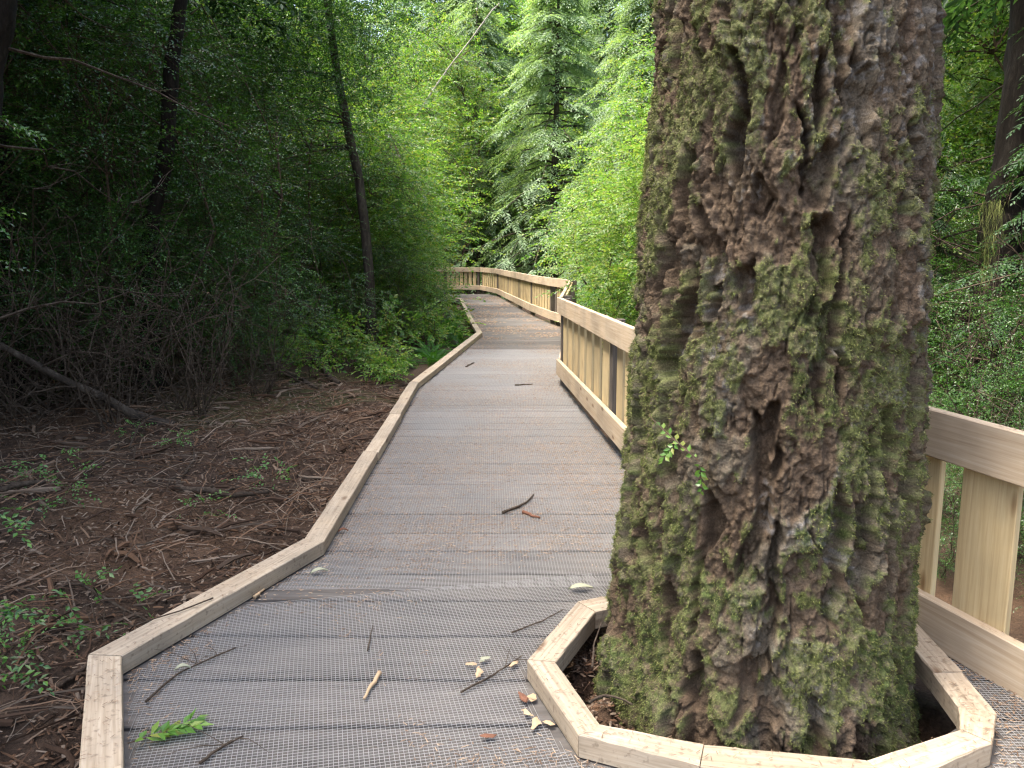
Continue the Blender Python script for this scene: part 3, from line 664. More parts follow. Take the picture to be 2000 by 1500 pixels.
proto['sprig'] = [shrub_meshes(255+i, .22, .22, .03, 5, 4, 7, .035, .018, M['salal'], .12, .06, 3, .003, bare=0) for i in range(2)]
def fern_meshes(seed, nfr=22, L=.9):
    rg = np.random.default_rng(seed); a = rg.uniform(0, 6.28, nfr); el = rg.uniform(.35, 1.1, nfr)
    D = np.column_stack([np.cos(a)*np.cos(el), np.sin(a)*np.cos(el), np.sin(el)]); O = np.zeros((nfr, 3)); N = np.array([0, 0, 1.])-D*.3
    V, F = leaves(O, D, N, L*rg.uniform(.7, 1.15, nfr), 60, .10, .022, rg, .55, 1.25, .85, .07, .06, True, .02)
    return [('fronds', mesh('fronds', V, F, M['fern']))]
proto['fern'] = [fern_meshes(270+i) for i in range(2)]
def place(kind, var, x, y, rz=0, sc=1, label='', cat='shrub', name='shrub', group=None, z=None, tilt=(0, 0), sz=None):
    o = empty(name, (x, y, gz(x, y) if z is None else z)); o.rotation_euler = (tilt[0], tilt[1], rz); o.scale = (sc, sc, sz or sc)
    for nm, me in proto[kind][var]: put(nm, me, o)
    return tag(o, label, cat, group)

ORD = ['first', 'second', 'third', 'fourth', 'fifth', 'sixth', 'seventh', 'eighth', 'ninth', 'tenth', 'eleventh', 'twelfth', 'thirteenth', 'fourteenth', 'fifteenth', 'sixteenth', 'seventeenth', 'eighteenth', 'nineteenth', 'twentieth']
def ordn(k):
    n = k+1
    if n <= 20: return ORD[k]
    t, u = divmod(n, 10)
    return ['twentieth', 'thirtieth', 'fortieth', 'fiftieth', 'sixtieth', 'seventieth'][t-2] if u == 0 else ['twenty', 'thirty', 'forty', 'fifty', 'sixty', 'seventy'][t-2]+'-'+ORD[u-1]
def relabel(group, fmt, key):
    ob = sorted([o for o in scn.objects if o.get('group') == group], key=key)
    for k, o in enumerate(ob): o['label'] = fmt.format(ordn(k))
by_angle = lambda o: math.atan2(o.location.x, o.location.y)
by_dist = lambda o: math.hypot(o.location.x, o.location.y)
# left: dark thicket behind the open forest floor
G1 = 'dark thicket shrubs left of the boardwalk'
for i, (x, y, s) in enumerate([(-3.75, 8.9, .95), (-4.6, 8.1, 1.05), (-5.7, 7.9, 1.0), (-7.2, 7.4, 1.1), (-4.3, 10.4, 1.1), (-5.4, 9.8, 1.15), (-6.9, 9.6, 1.2), (-8.8, 8.8, 1.2), (-4.2, 12.6, 1.15), (-5.2, 11.8, 1.2), (-6.8, 12.0, 1.2), (-9.2, 11.5, 1.3), (-11.0, 9.8, 1.3), (-4.2, 14.2, 1.25), (-6.6, 14.8, 1.3), (-9.6, 14.6, 1.4), (-12.5, 13.0, 1.4), (-8.6, 5.6, 1.15), (-7.6, 3.4, 1.1)]):
    place('thicket', i % 3, x, y, i*1.3, s, 'dark glossy leaved thicket shrub with bare brown stems in the shade', 'shrub', 'thicket_shrub', G1)
for i, (x, y, s) in enumerate([(-3.0, 11.3, .72), (-2.9, 14.6, 1.15), (-1.95, 13.2, .55), (-3.4, 16.6, 1.3)]):
    place('huck', i % 2, x, y, i*2.1, s, ['low dark leafy shrub at the feet of the slender leaning tree', 'leafy green shrub just behind the slender leaning tree', 'rounded leafy shrub beside the kerb before the bend', 'leafy shrub deep between the slender tree and the far walk'][i], 'shrub', 'leafy_shrub')
for i, (x, y, s) in enumerate([(-3.0, 8.9, .55), (-3.9, 7.9, .6), (-4.9, 7.4, .7), (-5.8, 6.9, .7), (-6.8, 6.4, .8), (-3.5, 9.3, .8), (-4.6, 8.6, .85)]):
    place('huck', i % 2, x, y, i*1.2+.5, s, ['dark knee high shrub nearest the slender tree in the left shade', 'dark low shrub behind the dead stems', 'dark low shrub below the upright trunk', 'dark low shrub farther left in the shade', 'dark low shrub at the left edge of the thicket', 'dark shrub filling the shade behind the dead stems', 'dark shrub under the middle of the thicket'][i], 'shrub', 'shade_shrub')
place('dcedar', 1, 4.9, 7.0, .8, .36, 'young dark conifer in front of the flared dark tree', 'tree', 'young_conifer')
place('dcedar', 0, 3.9, 8.9, 2.0, .34, 'young dark conifer just right of the mossy trunk behind the railing', 'tree', 'young_conifer')
# left of the walk near the bend: brighter shrubs
for i, (x, y, s) in enumerate([(-2.75, 15.4, .95), (-2.95, 17.8, .95), (-3.8, 20.8, 1.25), (-4.7, 24.5, 1.5), (-2.05, 14.2, .5), (-5.6, 19, 1.4)]):
    place('bright', i % 3, x, y, i*1.7+.4, s, ['tall bright green shrub left of the walk at the bend', 'bright shrub overhanging the left edge of the distant boardwalk', 'tall bright green shrub behind the bend', 'big bright shrub beyond the end of the visible walk', 'small bright bush crowding the kerb corner', 'tall bright shrub in the left middle distance'][i], 'shrub', 'bright_shrub')
# right of the walk behind the railing
for i, (x, y, s) in enumerate([(2.05, 10.6, .92), (2.5, 13.2, 1.1), (2.2, 8.6, .62), (3.3, 11.4, 1.2), (2.9, 16.5, 1.3), (4.4, 14.5, 1.4)]):
    place('lime', i % 2, x, y, i*1.9+.7, s, ['yellow green shrub leaning over the railing by the mossy trunk', 'tall yellow green shrub behind the railing corner', 'low yellow green shrub behind the near railing', 'yellow green shrub half hidden by the mossy trunk', 'yellow green shrub right of the far railing', 'large yellow green shrub hidden behind the trunk'][i], 'shrub', 'yellow_green_shrub')
for i, (x, y, s) in enumerate([(2.6, 15.2, 1.25), (1.75, 12.8, .75), (2.4, 18.5, 1.35)]):
    place('salal', 0, x, y, i*2.4, s, ['pale broad leaved shrub rising behind the railing corner', 'small pale broad leaved shrub touching the railing corner', 'pale broad leaved shrub in front of the blue green conifer'][i], 'shrub', 'broad_leaved_shrub')
for i, (x, y, s) in enumerate([(1.7, 33, 1.45), (4.3, 27, 1.2), (3.4, 22, .8), (-1.6, 40, 1.5), (6.2, 31, 1.4)]):
    place('cedar', i % 2, x, y, i*1.1, s, ['drooping blue green conifer straight beyond the far railing', 'drooping blue green conifer right of the far walk', 'small drooping conifer behind the far railing', 'blue green conifer at the far end of the walk', 'blue green conifer far right of the walk behind shrubs'][i], 'tree', 'drooping_conifer')
for i, (x, y, s) in enumerate([(-4.0, 19.5, .8), (-5.4, 26.5, 1.0), (-3.4, 36, 1.25), (4.1, 16.2, .74), (5.2, 22.5, .9), (-7.2, 21.5, .95), (.9, 46, 1.75), (7.5, 15.5, .85)]):
    place('alder', i % 2, x, y, i*1.3+.2, s, ['tall leafy green tree left of the distant walk', 'tall leafy tree farther back on the left of the walk', 'leafy tree closing the view at the end of the walk', 'leafy tree rising behind the right railing shrubs', 'leafy tree behind the shrubs right of the walk', 'tall leafy tree behind the dark thicket', 'distant leafy tree behind the blue green conifer', 'leafy tree seen right of the mossy trunk'][i], 'tree', 'leafy_tree')
# canopy trees, mostly unseen, added to shade the left side and close the right
GC = 'tall trees added for shade around the boardwalk'
for i, (x, y, s) in enumerate([(-5.6, 4.6, .95), (-6.4, 7.4, 1.05), (-8.6, 4.0, 1.1), (-6.3, 9.8, .9), (-7.4, 11.4, 1.1), (-10.5, 7.6, 1.2), (-9.4, 16.5, 1.2), (-13, 11.5, 1.3), (-5.6, 1.6, .95), (-9.6, .2, 1.1), (-13.5, 4, 1.3), (-4.9, 2.4, .8), (4.9, 4.0, .8), (6.3, 6.9, .95), (6.6, 1.8, 1.0), (8.6, 8.5, 1.2), (9.5, 2.5, 1.2), (8.6, 13.0, 1.2), (12.5, 12.5, 1.3)]):
    place('canopy', i % 2, x, y, i*1.4, s, 'tall dark conifer with bare lower trunk, added for shade, mostly out of view', 'tree', 'added_shade_conifer', GC)
GB = 'background forest conifers'
k = 0
pos = []
for i in range(46):
    a = R(-62+124*(i+.5)/46)+rng.normal(0, .03); d = [34, 44, 56, 29][i % 4]*rng.uniform(.92, 1.1); pos.append((a, d, rng.uniform(1.0, 1.5)))
pos += [(R(a), d, 1.0) for a, d in ((-50, 19), (-42, 22), (-34, 21), (-28, 25), (-23, 29), (-17, 31), (-57, 15), (24, 24), (31, 21), (38, 18), (45, 16), (17, 30), (-12, 40), (-8, 46), (2, 47), (6, 43), (11, 38), (-5, 52), (52, 14))]
pos += [(R(-.6), 56, 1.55), (R(2.6), 54, 1.6), (R(4.4), 50, 1.5), (R(-3.2), 58, 1.5)]
for i, (a, d, sc_) in enumerate(pos):
    if abs(a) < .30 and d < 42: d = 42+rng.random()*8
    lt = (i % 3 == 0) or abs(a) < .28  # paler fronds towards the centre, in place of haze and brightness there
    place('cedar' if lt else 'dcedar', k % 2, d*math.sin(a), d*math.cos(a), i*2.2, sc_*((1.4 if abs(a) < .3 else 1.6) if lt else 1), 'background forest conifer standing far behind the undergrowth', 'tree', 'background_conifer', GB); k += 1
relabel(GB, 'background forest conifer behind the undergrowth, {} from the left', by_angle)
GM = 'background leafy shrubs between the conifers'
for i, (x, y, s) in enumerate([(-7, 24, 1.5), (-10, 21, 1.5), (-13, 18, 1.5), (-16, 14, 1.5), (6.5, 19, 1.4), (12, 15, 1.5), (-4.6, 33, 1.3), (-7, 31, 1.7), (8, 24, 1.7), (12, 21, 1.7), (-1.5, 42, 1.6), (2.5, 40, 1.8), (15, 16, 1.6)]):
    place('bright', i % 3, x, y, i*1.9, s, 'background bright leafy bush among the far forest trees', 'shrub', 'background_bush', GM)
relabel(GM, 'background leafy bush among the far trees, {} from the left', by_angle)
relabel(G1, 'dark glossy leaved thicket shrub left of the walk, {} from the left', by_angle)
for i, (x, y, s) in enumerate([(3.9, 6.0, .55), (5.2, 5.6, .7), (3.5, 7.6, .6), (4.3, 9.6, .8), (6.6, 6.6, .9), (5.6, 10.8, 1.0), (7.2, 10.0, 1.1), (4.2, 12.0, 1.0), (2.65, 3.5, .26), (3.1, 3.1, .3), (2.35, 4.3, .24), (2.95, 4.5, .28), (3.5, 5.2, .36), (2.7, 5.4, .3)]):
    place('huck', i % 2, x, y, i*1.6, s, ['low dark shrub just behind the right railing', 'dark shrub at the right edge behind the railing', 'dark shrub between the mossy trunk and the flared dark tree', 'dark shrub behind the flared dark tree', 'dark shrub farther right behind the railing', 'dark shrub behind the flared tree to its right', 'dark shrub far right behind the flared tree', 'dark shrub between mossy trunk and flared tree, farther back', 'small shrub seen between the right railing slats', 'small shrub farther right behind the railing slats', 'small shrub behind the railing next to the mossy trunk', 'knee high shrub close behind the right railing', 'small shrub behind the right railing', 'small shrub hidden behind the mossy trunk'][i], 'shrub', 'leafy_shrub')
for i, (x, y, s) in enumerate([(-1.1, 11.3, .8), (-1.22, 12.3, .9), (-.88, 13.9, .75), (-1.5, 11.0, .8), (-1.05, 14.9, .95), (-1.2, 15.9, 1.0), (-1.35, 16.8, 1.0)]):
    place('fern', i % 2, x, y, i*1.2, s, ['nearest sword fern beside the kerb before the corner', 'sword fern arching over the kerb corner', 'sword fern right at the kerb corner', 'sword fern in the shade left of the kerb', 'sword fern just beyond the kerb corner', 'sword fern farther beyond the kerb corner', 'farthest sword fern left of the walk'][i], 'fern', 'fern')
for i, (x, y, s) in enumerate([(-2.55, 11.4, 1.0), (-2.9, 10.9, 1.1), (-2.1, 10.5, .9), (-1.7, 10.2, .8), (-1.75, 11.3, 1.1), (-1.45, 9.6, .7), (-2.4, 9.6, .7), (-1.35, 14.2, 1.1), (-1.55, 15.2, 1.3), (-1.7, 16.4, 1.4), (-1.3, 12.9, .9)]):
    place('seedling', i % 2, x, y, i*1.2, s, ['bright green seedling left of the slender tree base', 'bright seedling farthest left under the dark shrubs', 'bright seedling in front of the slender tree', 'small bright seedling between slender tree and kerb', 'tall bright seedling near the ferns', 'nearest small seedling beside the kerb', 'small seedling on the mossy mound', 'leafy seedling behind the kerb corner', 'taller leafy seedling behind the kerb corner', 'farthest leafy seedling left of the walk', 'leafy seedling among the ferns'][i], 'plant', 'seedling')
GS = 'small sprigs on the forest floor'
for i in range(15):
    x, y = rng.uniform(-4.2, -1.35), rng.uniform(2.0, 8.2)
    if x > np.interp(y, lo_s[:, 1], lo_s[:, 0])-.12: x = np.interp(y, lo_s[:, 1], lo_s[:, 0])-.2
    place('sprig', i % 2, x, y, i*1.7, rng.uniform(.6, 1.1), 'small green leafy sprig growing from the brown forest floor', 'plant', 'sprig', GS)
relabel(GS, 'small green sprig on the brown forest floor, {} nearest the camera', by_dist)

# slender leaning tree by the left edge
sx = lambda px, py, y: ((px-1000)/1600*(y*math.cos(R(8.9))+.3))
st = empty('slender_tree', (-2.22, 12.9, gz(-2.22, 12.9))); tag(st, 'slender dark leaning tree trunk left of the boardwalk', 'tree')
zs = np.array([0, .5, 1.1, 1.9, 2.7, 3.3, 4.2, 6.0, 8.0]); xo = np.array([0, .0, -.01, -.05, -.13, -.26, -.42, -.6, -.7])
Pm = np.column_stack([xo, 0*zs, zs]); zz = np.linspace(0, 8, 40); Pm = np.column_stack([np.interp(zz, zs, xo), .03*np.sin(zz*2), zz])
mb = MB(); mb.add(*tube(Pm, .085-.006*zz+.04*np.exp(-zz/.15), 14))
for k in range(12):
    z = rng.uniform(2.2, 4.4); j = int(z/8*39); a = rng.uniform(2.4, 4.2); L = rng.uniform(.6, 1.6); o = np.array([math.cos(a), math.sin(a), rng.uniform(-.3, .2)])
    mb.add(*tube(curve(Pm[j], Pm[j]+o*L, (0, 0, .1), 6, .02), np.linspace(.016, .004, 6), 4, False))
put('trunk', mb.mesh('trunk', M['trunk'], True), st)
for nm, me in proto['huck'][1][1:]:
    o = put('crown', me, st, (-.45, -.5, 3.1)); put('crown', me, st, (-.5, -1.0, 3.0), (0, 0, 2.2)); put('crown', me, st, (-.9, -.6, 3.6), (0, 0, 4.0))

# leaning dark trunks in the left shade
def trunk_thing(name, label, P, r0, r1, mat='trunk', dead=10, seed=0, cat='tree', sides=14, moss=0):
    rg = np.random.default_rng(seed); P = np.asarray(P, float); b = P[0].copy(); n_ = 30 if r0 < .06 else 110; sides = 7 if r0 < .06 else 26; t = np.linspace(0, 1, len(P)); tt = np.linspace(0, 1, n_)
    Q = np.stack([np.interp(tt, t, P[:, k]) for k in range(3)], 1)-b; Q += .02*np.column_stack([np.sin(tt*17+seed), np.cos(tt*13), 0*tt])
    mb = MB(); rr = np.linspace(r0, r1, n_)*(1+.05*np.sin(tt*40+seed)); rr = rr+r0*.8*np.exp(-np.linalg.norm(Q-Q[0], axis=1)/.22)
    Vt, Ft = tube(Q, rr, sides)
    nn = fbm(Vt[:, 0]*9, Vt[:, 1]*9, Vt[:, 2]*3, 4, seed)[:, None]; cl = np.stack([np.interp(Vt[:, 2], Q[:, 2], Q[:, k]) for k in range(2)], 1) if Q[-1, 2] > 2 else Vt[:, :2]
    Vt[:, :2] += (Vt[:, :2]-cl)*.22*nn; mb.add(Vt, Ft); o = empty(name, b); put('trunk', mb.mesh('trunk', M[mat], True), o)
    if dead:
        md = MB()
        for k in range(dead):
            s = Q[rg.integers(3, int(n_*.8))]; a = rg.uniform(0, 6.28); L = rg.uniform(.4, 1.5); dd = np.array([math.cos(a), math.sin(a), rg.uniform(-.6, .25)])
            C = curve(s, s+dd*L, (0, 0, .08), 7, .025, rg); md.add(*tube(C, np.linspace(.011, .003, 7), 4, False))
            for j in range(8):
                q = C[rg.integers(2, 7)]; md.add(*tube(curve(q, q+nz(dd+rg.normal(0, .7, 3))*rg.uniform(.1, .45), (0, 0, .02), 4, .01, rg), [.004, .003, .002, .001], 3, False))
        put('dead_twigs', md.mesh('dead_twigs', M['deadwood']), o)
    return tag(o, label, cat)
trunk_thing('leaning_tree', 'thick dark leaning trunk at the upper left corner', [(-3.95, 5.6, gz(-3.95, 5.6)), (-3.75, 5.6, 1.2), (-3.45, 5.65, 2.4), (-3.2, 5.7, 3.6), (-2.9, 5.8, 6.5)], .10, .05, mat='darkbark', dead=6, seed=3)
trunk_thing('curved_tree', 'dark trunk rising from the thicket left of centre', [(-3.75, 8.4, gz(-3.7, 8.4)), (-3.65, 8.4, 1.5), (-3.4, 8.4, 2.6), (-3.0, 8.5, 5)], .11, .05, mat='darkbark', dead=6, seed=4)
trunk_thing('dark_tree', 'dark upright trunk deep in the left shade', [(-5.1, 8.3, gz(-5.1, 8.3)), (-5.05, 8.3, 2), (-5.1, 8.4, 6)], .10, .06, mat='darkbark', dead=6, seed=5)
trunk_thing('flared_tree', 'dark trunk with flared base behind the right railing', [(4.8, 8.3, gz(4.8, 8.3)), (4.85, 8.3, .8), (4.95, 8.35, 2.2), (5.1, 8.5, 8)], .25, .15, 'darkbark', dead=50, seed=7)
trunk_thing('fallen_log', 'thin brown dead trunk slanting over the left forest floor', [(-2.95, 6.9, gz(-2.95, 6.9)-.02), (-3.6, 6.7, .25), (-4.6, 6.4, .95)], .038, .025, 'trunk', 4, 8, 'log')
trunk_thing('dead_pole', 'thin pale dead pole slanting beside the right dark trunk', [(3.75, 6.6, -.3), (4.1, 6.7, .6), (4.9, 6.9, 2.3)], .018, .010, 'deadwood', 8, 9, 'pole')
trunk_thing('bare_pole', 'pale bare leaning pole high above the distant walk', [(-5, 26, gz(-5, 26)), (-3.6, 26, 4.6), (-1.8, 26, 7.1), (-.65, 26, 8.5), (-.4, 26, 8.8)], .032, .014, 'palewood', 4, 10, 'pole')

# dead bushes of tangled grey-brown stems on the left floor
def dead_bush(seed, H=1.5, n_=12):
    rg = np.random.default_rng(seed); mb = MB()
    for k in range(n_):
        a = rg.uniform(0, 6.28); b = np.array([math.cos(a), math.sin(a), 0])*rg.uniform(0, .3); e = b+np.array([rg.normal(0, .55), rg.normal(0, .55), H*rg.uniform(.35, 1.1)])
        P = curve(b, e, (rg.normal(0, .15), rg.normal(0, .15), 0), 9, .02, rg); mb.add(*tube(P, np.linspace(rg.uniform(.006, .013), .003, 9), 4, False))
        for j in range(9):
            s = P[rg.integers(2, 9)]; d = nz(rg.normal(0, 1, 3)+np.array([0, 0, .3])); Q = curve(s, s+d*rg.uniform(.15, .6), (0, 0, rg.uniform(-.06, .06)), 5, .012, rg); mb.add(*tube(Q, np.linspace(.004, .0015, 5), 3, False))
    return [('stems', mb.mesh('stems', M['deadwood']))]
proto['dead'] = [dead_bush(300+i) for i in range(3)]
GD = 'dead brown stem clumps at the thicket edge'
for i, (x, y, s) in enumerate([(-3.0, 7.4, .9), (-4.2, 6.9, 1.1), (-2.6, 8.3, .7), (-5.0, 6.4, 1.2), (-3.6, 7.4, 1.2), (-5.8, 6.1, 1.3), (-4.7, 5.8, .7), (-3.9, 6.4, .6), (-4.6, 7.4, 1.4), (-3.3, 6.7, .7), (-4.4, 6.0, .8), (-5.3, 5.2, .9), (-2.8, 7.2, .6), (-6.2, 5.0, 1.1), (-4.0, 7.2, 1.3), (-5.4, 6.8, 1.5), (4.2, 6.8, 1.2), (4.9, 7.4, 1.4), (5.6, 7.2, 1.5), (6.4, 7.6, 1.5), (3.9, 8.6, 1.1), (2.9, 4.9, .6), (3.3, 4.4, .7), (3.9, 5.2, .9), (4.3, 6.2, 1.1), (4.6, 7.0, 1.4), (5.2, 6.6, 1.3)]):
    place('dead', i % 3, x, y, i*1.1, s, 'tangled clump of dead brown stems at the dark thicket edge', 'dead shrub', 'dead_stem_clump', GD)
relabel(GD, 'tangled clump of dead brown stems at the thicket edge, {} from the left', by_angle)

# leafy branches reaching into the picture at the left edge
def reach(label, p0, p1, seed, nsp=16):
    rg = np.random.default_rng(seed); p0, p1 = np.array(p0, float), np.array(p1, float); P = curve(p0*0, p1-p0, (0, 0, .06), 8, .01, rg); mb = MB(); mb.add(*tube(P, np.linspace(.006, .002, 8), 4, False))
    s = rg.uniform(.35, 1, nsp); tt = np.linspace(0, 1, 8); O = np.stack([np.interp(s, tt, P[:, k]) for k in range(3)], 1); ax = nz((p1-p0)[None])[0]
    D = nz(ax+rg.normal(0, .5, (nsp, 3))*np.array([1, 1, .4])); V, F = leaves(O, D, np.array([0, 0, 1.])+rg.normal(0, .25, (nsp, 3)), rg.uniform(.1, .2, nsp), 11, .032, .015, rg, .2, .9, .2, .2)
    o = empty('leafy_branch', p0); put('twig', mb.mesh('twig', M['stem']), o); put('foliage', mesh('foliage', V, F, M['huck']), o); return tag(o, label, 'branch')
reach('leafy branch with shiny leaves reaching in at the upper left edge', (-2.7, 3.2, 2.1), (-2.02, 3.45, 1.83), 1, 22)
reach('short leafy branch at the left edge below the leaning trunk', (-2.6, 3.3, 1.6), (-2.1, 3.4, 1.48), 2, 12)
reach('small leafy branch at the left edge at mid height', (-2.6, 3.3, 1.2), (-2.08, 3.35, 1.25), 3, 9)
reach('lower leafy branch at the left edge above the floor', (-2.2, 2.6, .45), (-1.70, 2.65, .43), 4, 10)
reach('leafy branch with dark shiny leaves at the left edge near the ground', (-2.2, 2.5, .20), (-1.60, 2.5, .18), 5, 16)
reach('lowest leafy branch at the left edge over the litter', (-2.1, 2.3, .05), (-1.52, 2.35, .02), 6, 16)

# ------------------------------------------------------------------ litter
def ribbons(P, ang, L, wd, tilt=None):
    d = np.column_stack([np.cos(ang), np.sin(ang), (tilt if tilt is not None else 0*ang)]); s = np.column_stack([-np.sin(ang), np.cos(ang), 0*ang])*wd[:, None]/2; d = d*L[:, None]/2
    up = np.array([0, 0, 1.])*wd[:, None]*.5
    V = np.stack([P-d-s, P-d+s, P-d*.2+up, P+d+s, P+d-s, P+d*.2+up], 1).reshape(-1, 3); k = np.arange(len(P))[:, None]*6
    F = np.concatenate([k+np.array(f) for f in ((0, 2, 1), (0, 4, 5), (0, 5, 2), (1, 2, 5), (1, 5, 3), (3, 5, 4))]); return V, F
def deck_pts(n_, y0, y1, pw=1.6):
    y = y0+(y1-y0)*rng.random(n_)**pw; a, b = np.interp(y, le_s[:, 1], le_s[:, 0]), np.interp(y, re_s[:, 1], re_s[:, 0]); x = a+(b-a)*rng.random(n_)
    dens = .45+.75*fbm(x*1.6, y*1.6, 0, 4, 200)+.5*np.exp(-(x-a)/.07)+.5*np.exp(-(b-x)/.12)+.7*np.exp(-np.maximum(np.hypot(x-TC[0], y-TC[1])-.62, 0)/.13)
    ok = (rng.random(n_) < dens) & in_deck(np.column_stack([x, y])); return x[ok], y[ok]
x, y = deck_pts(90000, 1.2, 16)
P = np.column_stack([x, y, .0045+.002*rng.random(len(x))]); V, F = ribbons(P, rng.uniform(0, 6.28, len(x)), rng.uniform(.008, .024, len(x)), rng.uniform(.0014, .003, len(x)))
tag(put('needle_litter', mesh('needle_litter', V, F, M['needle'])), 'orange brown conifer needles scattered over the wire mesh and planks', 'needles', kind='stuff')
x, y = deck_pts(9000, 13, 27, 1.0); P = np.column_stack([x, y, .004+.003*rng.random(len(x))]); V, F = ribbons(P, rng.uniform(0, 6.28, len(x)), rng.uniform(.02, .06, len(x)), rng.uniform(.004, .012, len(x)))
tag(put('far_needle_litter', mesh('far_needle_litter', V, F, M['needle'])), 'brown litter over the distant end of the boardwalk', 'needles', kind='stuff')
# on kerb tops, ring and rail tops
pts = []
for i in range(1, len(left_in)-4):
    for _ in range(70): t, u = rng.random(2); p = lerp(lerp(left_in[i], left_in[i+1], t), lerp(left_out[i], left_out[i+1], t), .06+.88*u); pts.append((*p, KH+.006))
for i in range(len(ring_out)):
    j = (i+1) % len(ring_out)
    for _ in range(30): t, u = rng.random(2); p = lerp(lerp(ring_in[i], ring_in[j], t), lerp(ring_out[i], ring_out[j], t), .06+.88*u); pts.append((*p, .073))
for i in range(len(rail_near)-1):
    zt = [.86*S, T, T]; zb = [-.10*S, B, B]
    for _ in range(160):
        t = rng.random(); p = lerp(rail_near[i], rail_near[i+1], t); o = rng.uniform(-.015, .015, 2)
        pts.append((*(p+o), lerp(zt[i], zt[i+1], t)+.003)); pts.append((*(p+o), lerp(zb[i], zb[i+1], t)+.165))
P = np.array(pts); V, F = ribbons(P, rng.uniform(0, 6.28, len(P)), rng.uniform(.008, .022, len(P)), rng.uniform(.001, .002, len(P)))
tag(put('beam_needle_litter', mesh('beam_needle_litter', V, F, M['needle'])), 'thin brown needles lying on the timber kerbs and rails', 'needles', kind='stuff')
# forest floor litter on the left
n_ = 46000
y = 1.0+9*rng.random(n_)**1.35; x = np.interp(y, lo_s[:, 1], lo_s[:, 0])-.02-(5.5*rng.random(n_)**1.3)
z = ground_h(x, y); P = np.column_stack([x, y, z+.006+.02*rng.random(n_)**2]); V, F = ribbons(P, rng.uniform(0, 6.28, n_), rng.uniform(.008, .065, n_)*rng.uniform(.5, 1.2, n_), rng.uniform(.0015, .012, n_)**1.0, rng.normal(0, .4, n_))
mb = MB(); mb.add(V, F)
for k in range(2600):
    yy = 1.2+8.5*rng.random()**1.3; xx = float(np.interp(yy, lo_s[:, 1], lo_s[:, 0]))-.08-4.8*rng.random()**1.3; a = rng.uniform(0, 6.28); L = rng.uniform(.12, .55)
    c = np.array([xx, yy, gz(xx, yy)+.03]); e = c+np.array([math.cos(a)*L, math.sin(a)*L, rng.uniform(-.02, .10)])
    e[0] = min(e[0], float(np.interp(e[1], lo_s[:, 1], lo_s[:, 0]))-.02)
    mb.add(*tube(curve(c, e, (rng.normal(0, .03), rng.normal(0, .03), .02), 6, .008), np.linspace(rng.uniform(.002, .006), .0012, 6), 3, False))
for k in range(420):
    yy = 1.2+8.5*rng.random()**1.2; xx = float(np.interp(yy, lo_s[:, 1], lo_s[:, 0]))-.1-4.8*rng.random()**1.2; a = rng.uniform(0, 6.28); L = rng.uniform(.08, .4)
    c = np.array([xx, yy, gz(xx, yy)+.035]); e = c+np.array([math.cos(a)*L, math.sin(a)*L, rng.uniform(-.01, .05)]); e[0] = min(e[0], float(np.interp(e[1], lo_s[:, 1], lo_s[:, 0]))-.03)
    mb.add(*tube(curve(c, e, (rng.normal(0, .02), rng.normal(0, .02), .01), 5, .006), rng.uniform(.005, .014)*np.array([.9, 1.1, 1, .9, .5]), 5))
tag(put('forest_litter', mb.mesh('forest_litter', M['litter'])), 'tangle of brown twigs, bark and needles covering the left forest floor', 'litter', kind='stuff')
# debris inside the tree surround
n_ = 2600; a = rng.uniform(2.2, 5.0, n_); rr = rng.uniform(.44, .66, n_); x, y = TC[0]+np.cos(a)*rr, TC[1]+np.sin(a)*rr
P = np.column_stack([x, y, ground_h(x, y)+.01+.015*rng.random(n_)]); V, F = ribbons(P, rng.uniform(0, 6.28, n_), rng.uniform(.01, .04, n_), rng.uniform(.002, .010, n_), rng.normal(0, .4, n_))
tag(put('bark_debris', mesh('bark_debris', V, F, M['litter'])), 'crumbled bark and needles between the trunk and its timber kerb', 'litter', kind='stuff')

# single sticks, leaves and chips
def g2w(px, py, z):
    p = R(8.9); u = (px-1000)/1600; v = -(py-750)/1600; d = np.array([u, math.cos(p)+v*math.sin(p), -math.sin(p)+v*math.cos(p)]); t = (z-1.57*S)/d[2]; return np.array([0, 0, 1.57*S])+d*t
def stick(name, label, pts, r, mat='deadwood', z=.008, side=0, cat='stick', floor=False, twigs=0, seed=0):
    rg = np.random.default_rng(seed); W = []
    for (a, b) in pts:
        p = g2w(a, b, z)
        if floor: p = g2w(a, b, -.12); p[2] = gz(p[0], p[1])+r+.03
        W.append(p)
    W = np.array(W); b0 = W[0].copy(); t = np.linspace(0, 1, len(W)); tt = np.linspace(0, 1, 9); Q = np.stack([np.interp(tt, t, W[:, k]) for k in range(3)], 1)-b0
    Q[1:-1] += rg.normal(0, r*.25, (7, 3)); mb = MB(); mb.add(*tube(Q, r*(1-.45*tt)*(1+.08*rg.normal(0, 1, 9)), 7))
    for j in range(twigs):
        s = Q[rg.integers(3, 8)]; a = rg.uniform(0, 6.28); mb.add(*tube(curve(s, s+np.array([math.cos(a), math.sin(a), .15])*rg.uniform(.05, .2), (0, 0, .01), 4, .003, rg), np.linspace(r*.4, r*.12, 4), 4, False))
    me = mb.mesh(name, M[mat], True); return tag(put(name, me, None, b0), label, cat)
stick('peeled_stick', 'short peeled pale stick lying on the near wire mesh', [(741, 1314), (711, 1364)], .0075, 'chip', .012)
stick('grey_stick', 'bent grey stick lying in the middle of the boardwalk', [(982, 1001), (1010, 990), (1030, 980), (1042, 966)], .008, 'deadwood', .012)
stick('dark_twig', 'dark forked twig lying near the left kerb corner', [(285, 1370), (330, 1328), (360, 1308), (460, 1265)], .004, twigs=5)
stick('dark_twig', 'dark twig lying near the bottom of the boardwalk', [(390, 1490), (440, 1455), (475, 1437)], .0045, twigs=4, seed=2)
